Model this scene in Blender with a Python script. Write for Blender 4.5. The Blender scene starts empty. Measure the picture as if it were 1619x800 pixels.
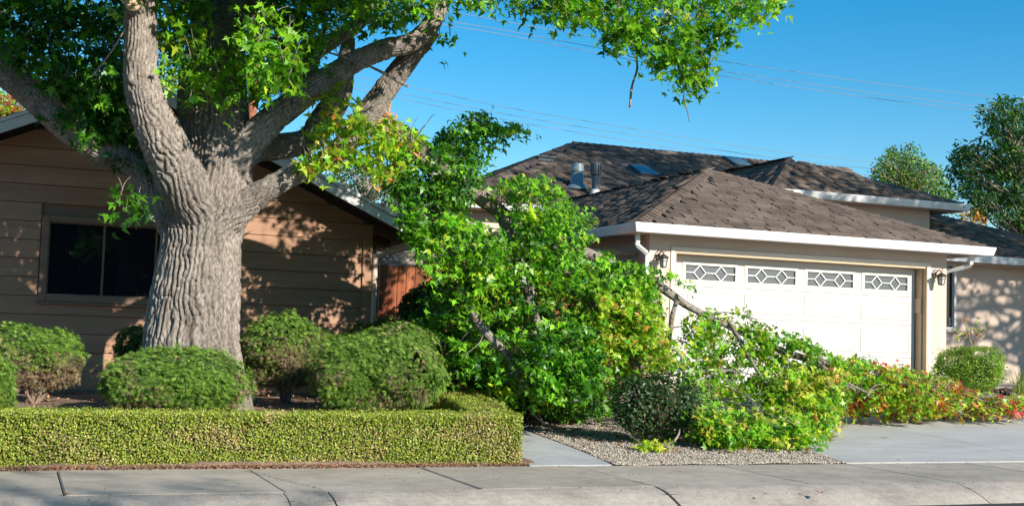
import bpy, math, random
import numpy as np
from mathutils import Vector, Matrix
random.seed(7)
rng = np.random.default_rng(11)
C = bpy.context.scene.collection
scene = bpy.context.scene
PI = math.pi
# ---------------------------------------------------------------- camera
FP, PX0, PY0 = 1970.0, 809.5, 400.0           # focal length and centre for a 1619 x 800 frame
ROLL = math.atan(.0317); PITCH = math.radians(3.918); YAW = math.radians(21.66)
EYE = np.array([0.0, 0.0, 1.17])
_fw = np.array([math.sin(YAW), math.cos(YAW), 0.0]); _rt = np.array([math.cos(YAW), -math.sin(YAW), 0.0]); _up = np.array([0, 0, 1.0])
FWD = _fw*math.cos(PITCH)+_up*math.sin(PITCH); _u2 = _up*math.cos(PITCH)-_fw*math.sin(PITCH)
RGT = _rt*math.cos(ROLL)+_u2*math.sin(ROLL); UPV = _u2*math.cos(ROLL)-_rt*math.sin(ROLL)
cam = bpy.data.cameras.new('camera'); camo = bpy.data.objects.new('camera', cam); C.objects.link(camo)
cam.sensor_width = 36; cam.lens = 36*FP/1619; cam.clip_end = 3000; cam.clip_start = .05
M = Matrix(((RGT[0], UPV[0], -FWD[0], 0), (RGT[1], UPV[1], -FWD[1], 0), (RGT[2], UPV[2], -FWD[2], EYE[2]), (0, 0, 0, 1)))
camo.matrix_world = M; scene.camera = camo
# ---------------------------------------------------------------- light
SUND = np.array([.45, -1.0, .50]); SUND /= np.linalg.norm(SUND)
w = bpy.data.worlds.new('World'); scene.world = w; w.use_nodes = True
nt = w.node_tree; bg = nt.nodes['Background']
sky = nt.nodes.new('ShaderNodeTexSky'); sky.sky_type = 'NISHITA'; sky.sun_disc = False
sky.sun_elevation = math.asin(SUND[2]); sky.sun_rotation = math.atan2(SUND[0], SUND[1])
sky.altitude = 0; sky.air_density = 1.0; sky.dust_density = .15; sky.ozone_density = 2.6
hs = nt.nodes.new('ShaderNodeHueSaturation'); hs.inputs['Saturation'].default_value = 1.5; hs.inputs['Hue'].default_value = .493
nt.links.new(sky.outputs[0], hs.inputs['Color']); nt.links.new(hs.outputs[0], bg.inputs['Color'])
bg.inputs['Strength'].default_value = .108
sl = bpy.data.lights.new('sun', 'SUN'); sl.energy = 5.0; sl.angle = math.radians(.55); sl.color = (1.0, .93, .82)
so = bpy.data.objects.new('sun', sl); C.objects.link(so)
so.rotation_euler = Vector(SUND).to_track_quat('Z', 'Y').to_euler()
vs = scene.view_settings; vs.view_transform = 'Standard'; vs.look = 'None'; vs.exposure = 0.6; vs.gamma = 1.0
scene.cycles.max_bounces = 6; scene.cycles.diffuse_bounces = 2; scene.cycles.transmission_bounces = 4; scene.cycles.transparent_max_bounces = 4

def at(px, py, D):
    d = FWD*FP+RGT*(px-PX0)-UPV*(py-PY0)
    return EYE+d*(D/d[1])
def at_n(px, py, D):
    d = FWD[None]*FP+RGT[None]*(px-PX0)[:, None]-UPV[None]*(py-PY0)[:, None]
    return EYE[None]+d*(D/d[:, 1])[:, None]
def V3(p): return tuple(float(a) for a in p)

# ---------------------------------------------------------------- noise (numpy)
_perm = rng.permutation(4096).astype(np.int64)
_val = rng.random(4096)
def vnoise(x, y, z):
    xi, yi, zi = np.floor(x).astype(np.int64), np.floor(y).astype(np.int64), np.floor(z).astype(np.int64)
    xf, yf, zf = x-xi, y-yi, z-zi
    u, v, q = xf*xf*(3-2*xf), yf*yf*(3-2*yf), zf*zf*(3-2*zf)
    def h(a, b, c): return _val[_perm[(_perm[(_perm[a & 4095]+b) & 4095]+c) & 4095]]
    def L(a, b, t): return a+(b-a)*t
    return L(L(L(h(xi, yi, zi), h(xi+1, yi, zi), u), L(h(xi, yi+1, zi), h(xi+1, yi+1, zi), u), v),
             L(L(h(xi, yi, zi+1), h(xi+1, yi, zi+1), u), L(h(xi, yi+1, zi+1), h(xi+1, yi+1, zi+1), u), v), q)
def fbm(x, y, z, o=3):
    s, a, t = 0, 1.0, 0
    for k in range(o):
        s = s+a*vnoise(x*2**k+17.3*k, y*2**k+5.1*k, z*2**k+9.7*k); t += a; a *= .5
    return s/t
def sstep(a, b, x):
    t = np.clip((x-a)/(b-a), 0, 1); return t*t*(3-2*t)

# ---------------------------------------------------------------- materials
def newmat(name):
    m = bpy.data.materials.new(name); m.use_nodes = True
    return m, m.node_tree, m.node_tree.nodes['Principled BSDF']
def coords(nt, scale=(1, 1, 1), kind='Object'):
    if kind == 'Pos':
        tc = nt.nodes.new('ShaderNodeNewGeometry'); out = tc.outputs['Position']
    else:
        tc = nt.nodes.new('ShaderNodeTexCoord'); out = tc.outputs['Object']
    mp = nt.nodes.new('ShaderNodeMapping'); mp.inputs['Scale'].default_value = scale
    nt.links.new(out, mp.inputs['Vector']); return mp.outputs[0]
def noise(nt, vec, scale, detail=4, rough=.6):
    n = nt.nodes.new('ShaderNodeTexNoise'); n.inputs['Scale'].default_value = scale
    n.inputs['Detail'].default_value = detail; n.inputs['Roughness'].default_value = rough
    nt.links.new(vec, n.inputs['Vector']); return n.outputs['Fac']
def ramp(nt, fac, stops):
    r = nt.nodes.new('ShaderNodeValToRGB'); el = r.color_ramp.elements
    while len(el) < len(stops): el.new(.5)
    for e, (p, c) in zip(el, stops): e.position = p; e.color = (*c, 1)
    nt.links.new(fac, r.inputs['Fac']); return r.outputs['Color']
def mixc(nt, fac, a, b, mode='MIX'):
    m = nt.nodes.new('ShaderNodeMix'); m.data_type = 'RGBA'; m.blend_type = mode
    if isinstance(fac, float): m.inputs[0].default_value = fac
    else: nt.links.new(fac, m.inputs[0])
    for k, s in ((6, a), (7, b)):
        if isinstance(s, tuple): m.inputs[k].default_value = (*s, 1)
        else: nt.links.new(s, m.inputs[k])
    return m.outputs[2]
def bump(nt, bsdf, fac, strength, dist=.01):
    b = nt.nodes.new('ShaderNodeBump'); b.inputs['Strength'].default_value = strength; b.inputs['Distance'].default_value = dist
    nt.links.new(fac, b.inputs['Height']); nt.links.new(b.outputs[0], bsdf.inputs['Normal'])
def surf(name, c1, c2, scale=6, rough=.8, bscale=60, bstr=.3, bdist=.004, spec=.3, stretch=(1, 1, 1), c3=None, fine=None, rnd=0.0, kind='Pos', metal=0, stain=None):
    """two-tone surface: large blotches c1/c2, optional fine speckle, optional per-object variation"""
    m, nt, b = newmat(name)
    v = coords(nt, stretch, kind)
    st = [(.3, c1), (.7, c2)] if c3 is None else [(.25, c1), (.5, c2), (.75, c3)]
    col = ramp(nt, noise(nt, v, scale), st)
    if fine:
        f = ramp(nt, noise(nt, v, fine[0], 2, .7), [(.35, (fine[1],)*3), (.65, (fine[2],)*3)])
        col = mixc(nt, 1.0, col, f, 'MULTIPLY')
    if stain:
        for sc_, lo_ in stain:
            f = ramp(nt, noise(nt, v, sc_, 7, .72), [(.40, (lo_,)*3), (.56, (1.0,)*3)]); col = mixc(nt, 1.0, col, f, 'MULTIPLY')
    if rnd:
        oi = nt.nodes.new('ShaderNodeObjectInfo')
        f = ramp(nt, oi.outputs['Random'], [(0, (1-rnd,)*3), (1, (1+rnd*.3,)*3)])
        col = mixc(nt, 1.0, col, f, 'MULTIPLY')
    nt.links.new(col, b.inputs['Base Color']); b.inputs['Roughness'].default_value = rough
    b.inputs['Specular IOR Level'].default_value = spec; b.inputs['Metallic'].default_value = metal
    if bstr: bump(nt, b, noise(nt, v, bscale, 4, .65), bstr, bdist)
    return m
def leafmat(name, rough=.42, trans=.32, spec=.45, attr='tint'):
    m, nt, b = newmat(name)
    a = nt.nodes.new('ShaderNodeAttribute'); a.attribute_name = attr
    col = a.outputs['Color']
    oi = None
    nt.links.new(col, b.inputs['Base Color']); b.inputs['Roughness'].default_value = rough
    b.inputs['Specular IOR Level'].default_value = spec
    t = nt.nodes.new('ShaderNodeBsdfTranslucent')
    tc = mixc(nt, 1.0, col, (1.25, 1.35, .6), 'MULTIPLY'); nt.links.new(tc, t.inputs['Color'])
    ms = nt.nodes.new('ShaderNodeMixShader'); ms.inputs[0].default_value = trans
    nt.links.new(b.outputs[0], ms.inputs[1]); nt.links.new(t.outputs[0], ms.inputs[2])
    nt.links.new(ms.outputs[0], nt.nodes['Material Output'].inputs['Surface'])
    return m
MT = {}
MT['asphalt'] = surf('asphalt', (.04, .04, .042), (.06, .06, .062), 3, .9, 150, .6, .006, fine=(260, .6, 1.3))
MT['walk'] = surf('sidewalk_concrete', (.44, .385, .32), (.54, .475, .395), 1.1, .88, 220, .3, .003, fine=(150, .76, 1.08), rnd=.10, stain=((.9, .80), (6.0, .88)))
MT['curb'] = surf('curb_concrete', (.43, .375, .32), (.54, .48, .41), 2.5, .9, 160, .55, .006, fine=(110, .66, 1.1), rnd=.08, stain=((2.2, .80), (14, .85)))
MT['drive'] = surf('driveway_concrete', (.46, .45, .435), (.54, .53, .515), .9, .8, 240, .15, .002, fine=(200, .9, 1.05), rnd=.07, stretch=(.5, 1.4, 1), stain=((.8, .86), (4.5, .92)))
MT['path'] = surf('path_concrete', (.40, .42, .43), (.50, .505, .50), 1.4, .8, 240, .15, .002, fine=(160, .86, 1.05), stain=((1.5, .86), (7, .92)))
MT['soil'] = surf('bed_soil', (.24, .155, .11), (.38, .26, .19), 5, 1.0, 45, 1.0, .03, fine=(70, .6, 1.25))
MT['ground'] = surf('ground_earth', (.12, .10, .06), (.17, .14, .09), .8, 1.0, 20, .5, .02)
MT['gravelbase'] = surf('gravel_bed', (.20, .165, .13), (.30, .25, .20), 30, 1.0, 90, 1.0, .02, fine=(140, .5, 1.3))
MT['dark'] = surf('dark_interior', (.01, .01, .012), (.02, .02, .02), 2, .9, 10, 0)
MT['joint'] = surf('joint_dirt', (.03, .026, .022), (.06, .05, .04), 20, 1.0, 90, 0)
MT['siding'] = surf('siding_paint', (.38, .205, .12), (.47, .265, .16), 1.7, .6, 22, .3, .006, stretch=(.5, 1, 5), fine=(26, .86, 1.06), rnd=.13, stain=((1.2, .88),), spec=.35)
MT['trimbrown'] = surf('brown_trim_paint', (.20, .125, .085), (.25, .16, .11), 3, .55, 20, .15, .003, stretch=(.6, 1, 4))
MT['white'] = surf('white_trim_paint', (.68, .67, .66), (.76, .755, .75), 2.5, .45, 40, .06, .002, fine=(5, .92, 1.02), spec=.4, stain=((3.0, .90),))
MT['stucco'] = surf('stucco_beige', (.56, .45, .375), (.64, .52, .44), 1.3, .9, 130, .45, .006, fine=(90, .94, 1.04))
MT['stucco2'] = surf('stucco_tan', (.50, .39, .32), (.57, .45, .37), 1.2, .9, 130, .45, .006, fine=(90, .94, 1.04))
MT['door'] = surf('garage_door_paint', (.55, .52, .48), (.59, .555, .515), 1.2, .5, 60, .04, .001, fine=(4, .97, 1.02))
MT['doortrim'] = surf('door_trim_paint', (.72, .62, .50), (.78, .67, .55), 2, .55, 60, .05, .001)
MT['jamb'] = surf('jamb_tan_paint', (.50, .37, .24), (.56, .42, .28), 3, .55, 60, .05, .001)
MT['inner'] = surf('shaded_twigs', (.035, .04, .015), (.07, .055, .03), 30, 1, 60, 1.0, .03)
MT['mulch'] = surf('bark_mulch_base', (.035, .025, .02), (.07, .05, .04), 12, 1, 60, 1, .03)
MT['jamb2'] = surf('sash_brown', (.16, .10, .06), (.22, .14, .09), 3, .5, 60, .05, .001)
MT['jambw'] = surf('downspout_paint', (.55, .42, .33), (.62, .48, .38), 3, .5, 60, .05, .001)
MT['cream'] = surf('window_frame_cream', (.76, .70, .58), (.80, .74, .62), 2, .5, 60, .04, .001)
MT['metal'] = surf('galvanised_metal', (.17, .23, .25), (.25, .32, .34), 12, .45, 60, .1, .002, spec=.5, metal=.3)
MT['metald'] = surf('weathered_metal', (.05, .07, .085), (.10, .125, .14), 14, .5, 60, .1, .002, spec=.5, metal=.3)
MT['iron'] = surf('lamp_iron', (.035, .028, .022), (.07, .055, .04), 30, .4, 60, .2, .001, spec=.5)
MT['wire'] = surf('wire_cable', (.20, .20, .22), (.28, .28, .30), 5, .5, 60, 0)
MT['pole'] = surf('utility_pole_wood', (.30, .10, .055), (.42, .16, .09), 4, .9, 30, .6, .01, stretch=(5, 5, .6), fine=(40, .7, 1.2))
MT['redwood'] = surf('redwood_fence', (.19, .05, .026), (.33, .10, .042), 3.5, .8, 26, .5, .004, stretch=(6, 6, .7), c3=(.46, .17, .065), rnd=.45)
MT['greywood'] = surf('weathered_lattice', (.28, .21, .17), (.40, .31, .25), 5, .9, 40, .4, .003, stretch=(3, 3, 3))
MT['shingle'] = surf('roof_shingle', (.125, .093, .074), (.205, .156, .126), 1.6, .95, 160, .6, .004, fine=(60, .62, 1.25), rnd=.32)
MT['deck'] = surf('roof_underlay', (.08, .064, .056), (.125, .10, .088), 5, 1, 60, .3)
MT['bark'] = surf('tree_bark', (.17, .137, .112), (.36, .31, .265), 4, .95, 90, 1.0, .012, stretch=(1, 1, .4), c3=(.25, .21, .175), fine=(50, .50, 1.25), stain=((1.6, .72),))
MT['bark2'] = surf('limb_bark', (.16, .125, .10), (.36, .32, .28), 9, .95, 60, .9, .008, fine=(40, .55, 1.25))
MT['wood'] = surf('split_wood', (.50, .24, .10), (.62, .36, .18), 12, .8, 60, .7, .004, stretch=(1, 1, 1))
MT['cutwood'] = surf('sawn_wood', (.50, .36, .22), (.62, .48, .32), 20, .8, 60, .3, .002)
MT['stem'] = surf('shrub_stem', (.16, .11, .08), (.28, .20, .15), 14, .95, 60, .8, .006)
MT['leaf'] = leafmat('leaf_green', .38, .38, .5)
MT['hedgeleaf'] = leafmat('hedge_leaf', .5, .22, .35)
MT['needle'] = leafmat('juniper_spray', .6, .2, .25)
MT['stone'] = leafmat('gravel_stone', .9, 0.0, .2)
m, nt_, b = newmat('window_glass'); b.inputs['Base Color'].default_value = (.006, .009, .014, 1); b.inputs['Roughness'].default_value = .04; b.inputs['Specular IOR Level'].default_value = .5
bump(nt_, b, noise(nt_, coords(nt_, (1, 1, 1), 'Pos'), 2.2, 1), .08, .02); MT['glass'] = m
m, nt_, b = newmat('leaded_glass'); b.inputs['Base Color'].default_value = (.10, .11, .12, 1); b.inputs['Roughness'].default_value = .28; b.inputs['Specular IOR Level'].default_value = .5
bump(nt_, b, noise(nt_, coords(nt_, (1, 1, 1), 'Pos'), 60, 2), .15, .003); MT['leadglass'] = m
m, nt_, b = newmat('lamp_glass'); b.inputs['Base Color'].default_value = (.7, .68, .62, 1); b.inputs['Roughness'].default_value = .15; b.inputs['Transmission Weight'].default_value = .35; MT['lampglass'] = m
m, nt_, b = newmat('skylight_glass'); b.inputs['Base Color'].default_value = (.10, .16, .19, 1); b.inputs['Roughness'].default_value = .12; MT['skyglass'] = m

# ---------------------------------------------------------------- mesh helpers
def tag(o, label=None, cat=None, group=None, kind=None):
    if label: o['label'] = label
    if cat: o['category'] = cat
    if group: o['group'] = group
    if kind: o['kind'] = kind
    return o
def link(name, me, parent=None, mat=None):
    o = bpy.data.objects.new(name, me); C.objects.link(o)
    if parent is not None: o.parent = parent
    if mat is not None and me is not None and not me.materials: me.materials.append(mat)
    return o
def empty(name, loc=(0, 0, 0)):
    """things are built in world coordinates; the Empty marks the base and parents keep world placement"""
    o = bpy.data.objects.new(name, None); C.objects.link(o); o.location = loc; o.empty_display_size = .2
    return o
class MB:
    def __init__(s): s.v = []; s.f = []
    def add(s, vs, fs):
        n = len(s.v); s.v += [tuple(map(float, p)) for p in vs]; s.f += [tuple(n+i for i in f) for f in fs]; return s
    def box(s, x0, x1, y0, y1, z0, z1):
        return s.add([(x0, y0, z0), (x1, y0, z0), (x1, y1, z0), (x0, y1, z0), (x0, y0, z1), (x1, y0, z1), (x1, y1, z1), (x0, y1, z1)],
                     [(0, 3, 2, 1), (4, 5, 6, 7), (0, 1, 5, 4), (1, 2, 6, 5), (2, 3, 7, 6), (3, 0, 4, 7)])
    def bbox(s, x0, x1, y0, y1, z0, z1, b=.006):
        """box with chamfered vertical and top edges towards the viewer (-y)"""
        return s.prism([(x0, z0), (x1, z0), (x1, z1), (x0, z1)], y0, y1, b)
    def prism(s, poly, y0, y1, b=0):
        """polygon in xz extruded from y0 to y1; with b the front face is inset by b (chamfer)"""
        n = len(poly); cx = sum(p[0] for p in poly)/n; cz = sum(p[1] for p in poly)/n
        vs = []; rings = []
        if b:
            ins = [(p[0]+(b if p[0] < cx else -b), p[1]+(b if p[1] < cz else -b)) for p in poly]
            rings = [(ins, y0), (poly, y0+b), (poly, y1)]
        else: rings = [(poly, y0), (poly, y1)]
        for pl, y in rings: vs += [(p[0], y, p[1]) for p in pl]
        fs = [tuple(range(n)), tuple(reversed(range((len(rings)-1)*n, len(rings)*n)))]
        for r in range(len(rings)-1):
            for i in range(n):
                j = (i+1) % n; fs.append((r*n+j, r*n+i, (r+1)*n+i, (r+1)*n+j))
        return s.add(vs, fs)
    def slab(s, poly, t):
        """3d polygon with thickness t downwards"""
        n = len(poly); vs = list(poly)+[(p[0], p[1], p[2]-t) for p in poly]
        fs = [tuple(range(n)), tuple(reversed(range(n, 2*n)))]
        for i in range(n):
            j = (i+1) % n; fs.append((j, i, n+i, n+j))
        return s.add(vs, fs)
    def bar(s, a, b, w, h, up=(0, 0, 1)):
        a, b = Vector(a), Vector(b); d = (b-a).normalized(); u = Vector(up); x = d.cross(u)
        if x.length < 1e-4: x = d.cross(Vector((0, 1, 0)))
        x.normalize(); u = x.cross(d).normalized()
        vs = []
        for p in (a, b):
            for q in ((-1, -1), (1, -1), (1, 1), (-1, 1)): vs.append(p+x*q[0]*w/2+u*q[1]*h/2)
        return s.add(vs, [(3, 2, 1, 0), (4, 5, 6, 7), (0, 1, 5, 4), (1, 2, 6, 5), (2, 3, 7, 6), (3, 0, 4, 7)])
    def sweep(s, pts, prof, up=(0, 0, 1)):
        """sweep a closed 2d profile (side, up) along a polyline with mitred corners"""
        P = [Vector(p) for p in pts]; n = len(prof); base = len(s.v)
        for i, p in enumerate(P):
            d0 = (P[i]-P[i-1]).normalized() if i else (P[1]-P[0]).normalized()
            d1 = (P[i+1]-P[i]).normalized() if i < len(P)-1 else d0
            u = Vector(up); x0 = d0.cross(u).normalized(); x1 = d1.cross(u).normalized(); x = (x0+x1)
            x = x/max(.2, x.length**2/2) if x.length > 1e-5 else x0
            uu = x.cross((d0+d1).normalized()).normalized() if True else u
            for q in prof: s.v.append(tuple(p+x*q[0]+u*q[1]))
        for i in range(len(P)-1):
            for k in range(n):
                k2 = (k+1) % n; s.f.append((base+i*n+k, base+i*n+k2, base+(i+1)*n+k2, base+(i+1)*n+k))
        s.f.append(tuple(base+k for k in reversed(range(n)))); s.f.append(tuple(base+(len(P)-1)*n+k for k in range(n)))
        return s
    def tube(s, pts, rad, n=8, jit=0):
        v, f = tube_arrays(pts, rad, n, jit)
        return s.add(v, f)
    def lathe(s, c, prof, n=16, axis=(0, 0, 1)):
        q = Vector((0, 0, 1)).rotation_difference(Vector(axis)); base = len(s.v); c = Vector(c)
        for r, z in prof:
            for k in range(n):
                a = 2*PI*k/n; s.v.append(tuple(c+q@Vector((r*math.cos(a), r*math.sin(a), z))))
        for i in range(len(prof)-1):
            for k in range(n):
                k2 = (k+1) % n; s.f.append((base+i*n+k, base+i*n+k2, base+(i+1)*n+k2, base+(i+1)*n+k))
        s.f.append(tuple(base+k for k in reversed(range(n)))); s.f.append(tuple(base+(len(prof)-1)*n+k for k in range(n)))
        return s
    def mesh(s, name, mat=None, smooth=False):
        me = bpy.data.meshes.new(name); me.from_pydata(s.v, [], s.f)
        me.validate()
        if mat: me.materials.append(mat)
        if smooth: me.polygons.foreach_set('use_smooth', [True]*len(me.polygons))
        return me
    def build(s, name, mat, parent=None, smooth=False):
        o = link(name, s.mesh(name, mat, smooth), None)
        if parent is not None: keep(o, parent)
        return o
def keep(o, parent):
    """parent while keeping the world placement (parents carry a translation and rotation-free chain)"""
    off = Vector((0, 0, 0)); p = parent
    while p is not None: off += p.location; p = p.parent
    o.location = o.location-off; o.parent = parent
def catmull(P, sub=5):
    P = np.array(P, float); Q = np.vstack([2*P[0]-P[1], P, 2*P[-1]-P[-2]]); out = []
    for i in range(1, len(Q)-2):
        for k in range(sub):
            t = k/sub; a, b, c, d = Q[i-1], Q[i], Q[i+1], Q[i+2]
            out.append(.5*((2*b)+(-a+c)*t+(2*a-5*b+4*c-d)*t*t+(-a+3*b-3*c+d)*t**3))
    out.append(P[-1]); return np.array(out)
def frames(P):
    T = np.gradient(P, axis=0); T /= np.linalg.norm(T, axis=1)[:, None]+1e-9
    U = np.zeros_like(P); r = np.array([1.0, 0, 0]) if abs(T[0][0]) < .8 else np.array([0, 1.0, 0])
    for i in range(len(P)):
        r = r-T[i]*np.dot(r, T[i]); r /= np.linalg.norm(r)+1e-9; U[i] = r
    return T, U, np.cross(T, U)
def tube_arrays(P, R, n=8, jit=0):
    P = np.array(P, float); R = np.array(R, float)
    T, U, W = frames(P); a = np.arange(n)*2*PI/n
    ring = U[:, None, :]*np.cos(a)[None, :, None]+W[:, None, :]*np.sin(a)[None, :, None]
    rr = R[:, None]*np.ones((1, n))
    V = P[:, None, :]+ring*rr[:, :, None]
    if jit:
        v = V.reshape(-1, 3); k = fbm(v[:, 0]*14, v[:, 1]*14, v[:, 2]*14, 2).reshape(len(P), n)-.5
        V = P[:, None, :]+ring*(rr*(1+jit*k*2))[:, :, None]
    v = V.reshape(-1, 3); f = []
    for i in range(len(P)-1):
        for k in range(n):
            k2 = (k+1) % n; f.append((i*n+k, i*n+k2, (i+1)*n+k2, (i+1)*n+k))
    f.append(tuple(reversed(range(n)))); f.append(tuple((len(P)-1)*n+k for k in range(n)))
    return v.tolist(), f
def npmesh(name, V, F, mat, col=None, smooth=False):
    """V (n,3), F (m,k) equal sized faces; col (n,3) stored as the colour attribute 'tint'"""
    me = bpy.data.meshes.new(name); n, k = len(V), F.shape[1]
    me.vertices.add(n); me.vertices.foreach_set('co', V.astype(np.float32).ravel())
    me.loops.add(F.size); me.loops.foreach_set('vertex_index', F.astype(np.int32).ravel())
    me.polygons.add(len(F)); me.polygons.foreach_set('loop_start', np.arange(len(F), dtype=np.int32)*k)
    me.polygons.foreach_set('loop_total', np.full(len(F), k, dtype=np.int32))
    if smooth: me.polygons.foreach_set('use_smooth', np.ones(len(F), bool))
    if col is not None:
        a = me.color_attributes.new('tint', 'FLOAT_COLOR', 'POINT')
        a.data.foreach_set('color', np.hstack([col, np.ones((n, 1))]).astype(np.float32).ravel())
    me.update(); me.validate()
    me.materials.append(mat); return me
def scatter(P, N, size, col, tmpl, tipdir=None, vary=False):
    """copies of template (verts in xy, face normal +z, tip +y) at P with normal N; returns V, F, colour"""
    tv, tf = tmpl; n = len(P)
    N = N/(np.linalg.norm(N, axis=1)[:, None]+1e-9)
    ref = rng.normal(size=(n, 3)) if tipdir is None else tipdir+rng.normal(size=(n, 3))*.35
    Y = ref-N*np.sum(ref*N, axis=1)[:, None]; Y /= np.linalg.norm(Y, axis=1)[:, None]+1e-9
    X = np.cross(Y, N)
    s = size[:, None, None]
    if vary: s = s*np.stack([rng.uniform(.68, 1.05, n), rng.uniform(.85, 1.12, n), rng.uniform(-.9, 2.8, n)], 1)[:, None, :]; tv = tv+0; s0, s1, s2 = s[:, :, 0:1], s[:, :, 1:2], s[:, :, 2:3]
    else: s0 = s1 = s2 = s
    V = P[:, None, :]+s0*tv[None, :, 0:1]*X[:, None, :]+s1*tv[None, :, 1:2]*Y[:, None, :]+s2*tv[None, :, 2:3]*N[:, None, :]
    k = len(tv); F = tf[None]+(np.arange(n)*k)[:, None, None]
    return V.reshape(-1, 3), F.reshape(-1, tf.shape[1]), np.repeat(col, k, axis=0)
def star_leaf():
    pts = [(0, -.38)]
    for a, r in ((-62, .62), (-38, .30), (-8, .92), (22, .34), (48, .40), (90, 1.0), (132, .40), (158, .34), (188, .92), (218, .30), (242, .62)):
        pts.append((r*math.cos(math.radians(a)), r*math.sin(math.radians(a))))
    # drop the two duplicates around the tip so that five lobes and their notches stay
    v = [(0, 0, 0)]+[(x, y, -.22*(x*x+y*y)+.05*math.sin(7*x)) for x, y in pts]; n = len(pts)
    f = [(0, i+1, (i+1) % n+1) for i in range(n)]
    return np.array(v), np.array(f)
STAR = star_leaf()
def blade_leaf(w=.42, fold=.18):
    v = [(0, -.5, 0), (w*.8, -.05, fold*.5), (w*.5, .3, fold*.3), (0, .62, -.08), (-w*.5, .3, fold*.3), (-w*.8, -.05, fold*.5)]
    return np.array(v), np.array([(0, 1, 2), (0, 2, 3), (0, 3, 4), (0, 4, 5)])
OVAL = blade_leaf(.5)
LONG = blade_leaf(.24)
def spray(n=5):
    v = []; f = []
    for i in range(n):
        a = (i-(n-1)/2)*.55+random.uniform(-.1, .1); L = random.uniform(.7, 1.1); w_ = .13
        d = (math.sin(a), math.cos(a)); p = (-d[1], d[0]); k = len(v); z = random.uniform(-.3, .35)
        v += [(p[0]*w_*.5, p[1]*w_*.5, 0), (-p[0]*w_*.5, -p[1]*w_*.5, 0), (d[0]*L-p[0]*w_*.35, d[1]*L-p[1]*w_*.35, z), (d[0]*L+p[0]*w_*.35, d[1]*L+p[1]*w_*.35, z)]
        f += [(k, k+1, k+2), (k, k+2, k+3)]
    return np.array(v), np.array(f)
SPRAY = spray()
def inpoly(x, y, poly):
    c = np.zeros(len(x), bool); n = len(poly); j = n-1
    for i in range(n):
        xi, yi = poly[i]; xj, yj = poly[j]
        m = ((yi > y) != (yj > y)) & (x < (xj-xi)*(y-yi)/((yj-yi) or 1e-9)+xi); c ^= m; j = i
    return c
def polysample(poly, n):
    xs = [p[0] for p in poly]; ys = [p[1] for p in poly]; ox = []; oy = []
    tot = 0
    while tot < n:
        x = rng.uniform(min(xs), max(xs), 4*n); y = rng.uniform(min(ys), max(ys), 4*n); m = inpoly(x, y, poly)
        ox.append(x[m]); oy.append(y[m]); tot += m.sum()
        if tot == 0: break
    return np.concatenate(ox)[:n], np.concatenate(oy)[:n]
def palette(n, pal):
    """pal: list of (weight, rgb)"""
    wts = np.array([p[0] for p in pal], float); wts /= wts.sum(); idx = rng.choice(len(pal), n, p=wts)
    c = np.array([p[1] for p in pal])[idx]; return c*rng.uniform(.72, 1.25, (n, 1))*rng.uniform(.92, 1.08, (n, 3))
G_D = (.026, .11, .012); G_M = (.088, .27, .013); G_L = (.20, .45, .018); G_Y = (.38, .50, .03); G_G = (.48, .42, .06); G_O = (.55, .21, .05); G_R = (.50, .045, .05); G_B = (.26, .13, .06)

def zg(x, y):
    """height of the yard: flat at the sidewalk, rising to the houses; the planting bed on the left is mounded"""
    x = np.asarray(x, float); y = np.asarray(y, float)
    r = np.interp(y, [10.7, 18.3, 22], [0, .36, .40])
    l = np.interp(y, [10.7, 11.3, 12.3, 13.2, 15.5], [0, .14, .34, .38, .36])
    k = sstep(3.9, 4.4, x)
    h = l*(1-k)+r*k
    return np.where(y < 10.7, -.17, h-.012*(y < 10.75))
def zr(y): return float(np.interp(y, [10.7, 18.3, 22], [0, .36, .40]))

# ================================================================ GROUND, STREET, PAVEMENT
def grid_sheet(name, xs, ys, zf, mat, kind='structure', mask=None):
    X, Y = np.meshgrid(xs, ys); Z = zf(X, Y); V = np.stack([X, Y, Z], -1).reshape(-1, 3)
    nx, ny = len(xs), len(ys); i, j = np.meshgrid(np.arange(nx-1), np.arange(ny-1)); b_ = (j*nx+i).ravel()
    F = np.stack([b_, b_+1, b_+nx+1, b_+nx], 1)
    if mask is not None:
        cx = V[F].mean(1); F = F[mask(cx[:, 0], cx[:, 1])]
    o = link(name, npmesh(name, V, F, mat, None, True)); o['kind'] = kind; return o
xs = np.concatenate([[-900, -300, -100, -40, -15], np.arange(-6, 26, .5), [30, 45, 100, 300, 900]])
ys = np.concatenate([[-900, -300, -100, -30, -8, 0, 6, 8.5, 10.68], [10.72, 10.9], np.arange(11.2, 24, .4), [30, 45, 100, 300, 900]])
grid_sheet('ground', xs, ys, lambda X, Y: np.where(Y < 10.7, -.19, zg(X, np.maximum(Y, 10.76))-.035), MT['ground'])
m = MB(); m.box(-300, 300, -3.0, 8.63, -.165, -.13); tag(m.build('road', MT['asphalt']), kind='structure')
m = MB(); m.box(-300, 300, 8.9, 10.70, -.15, -.035); tag(m.build('pavement_bed', MT['joint']), kind='structure')

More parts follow.
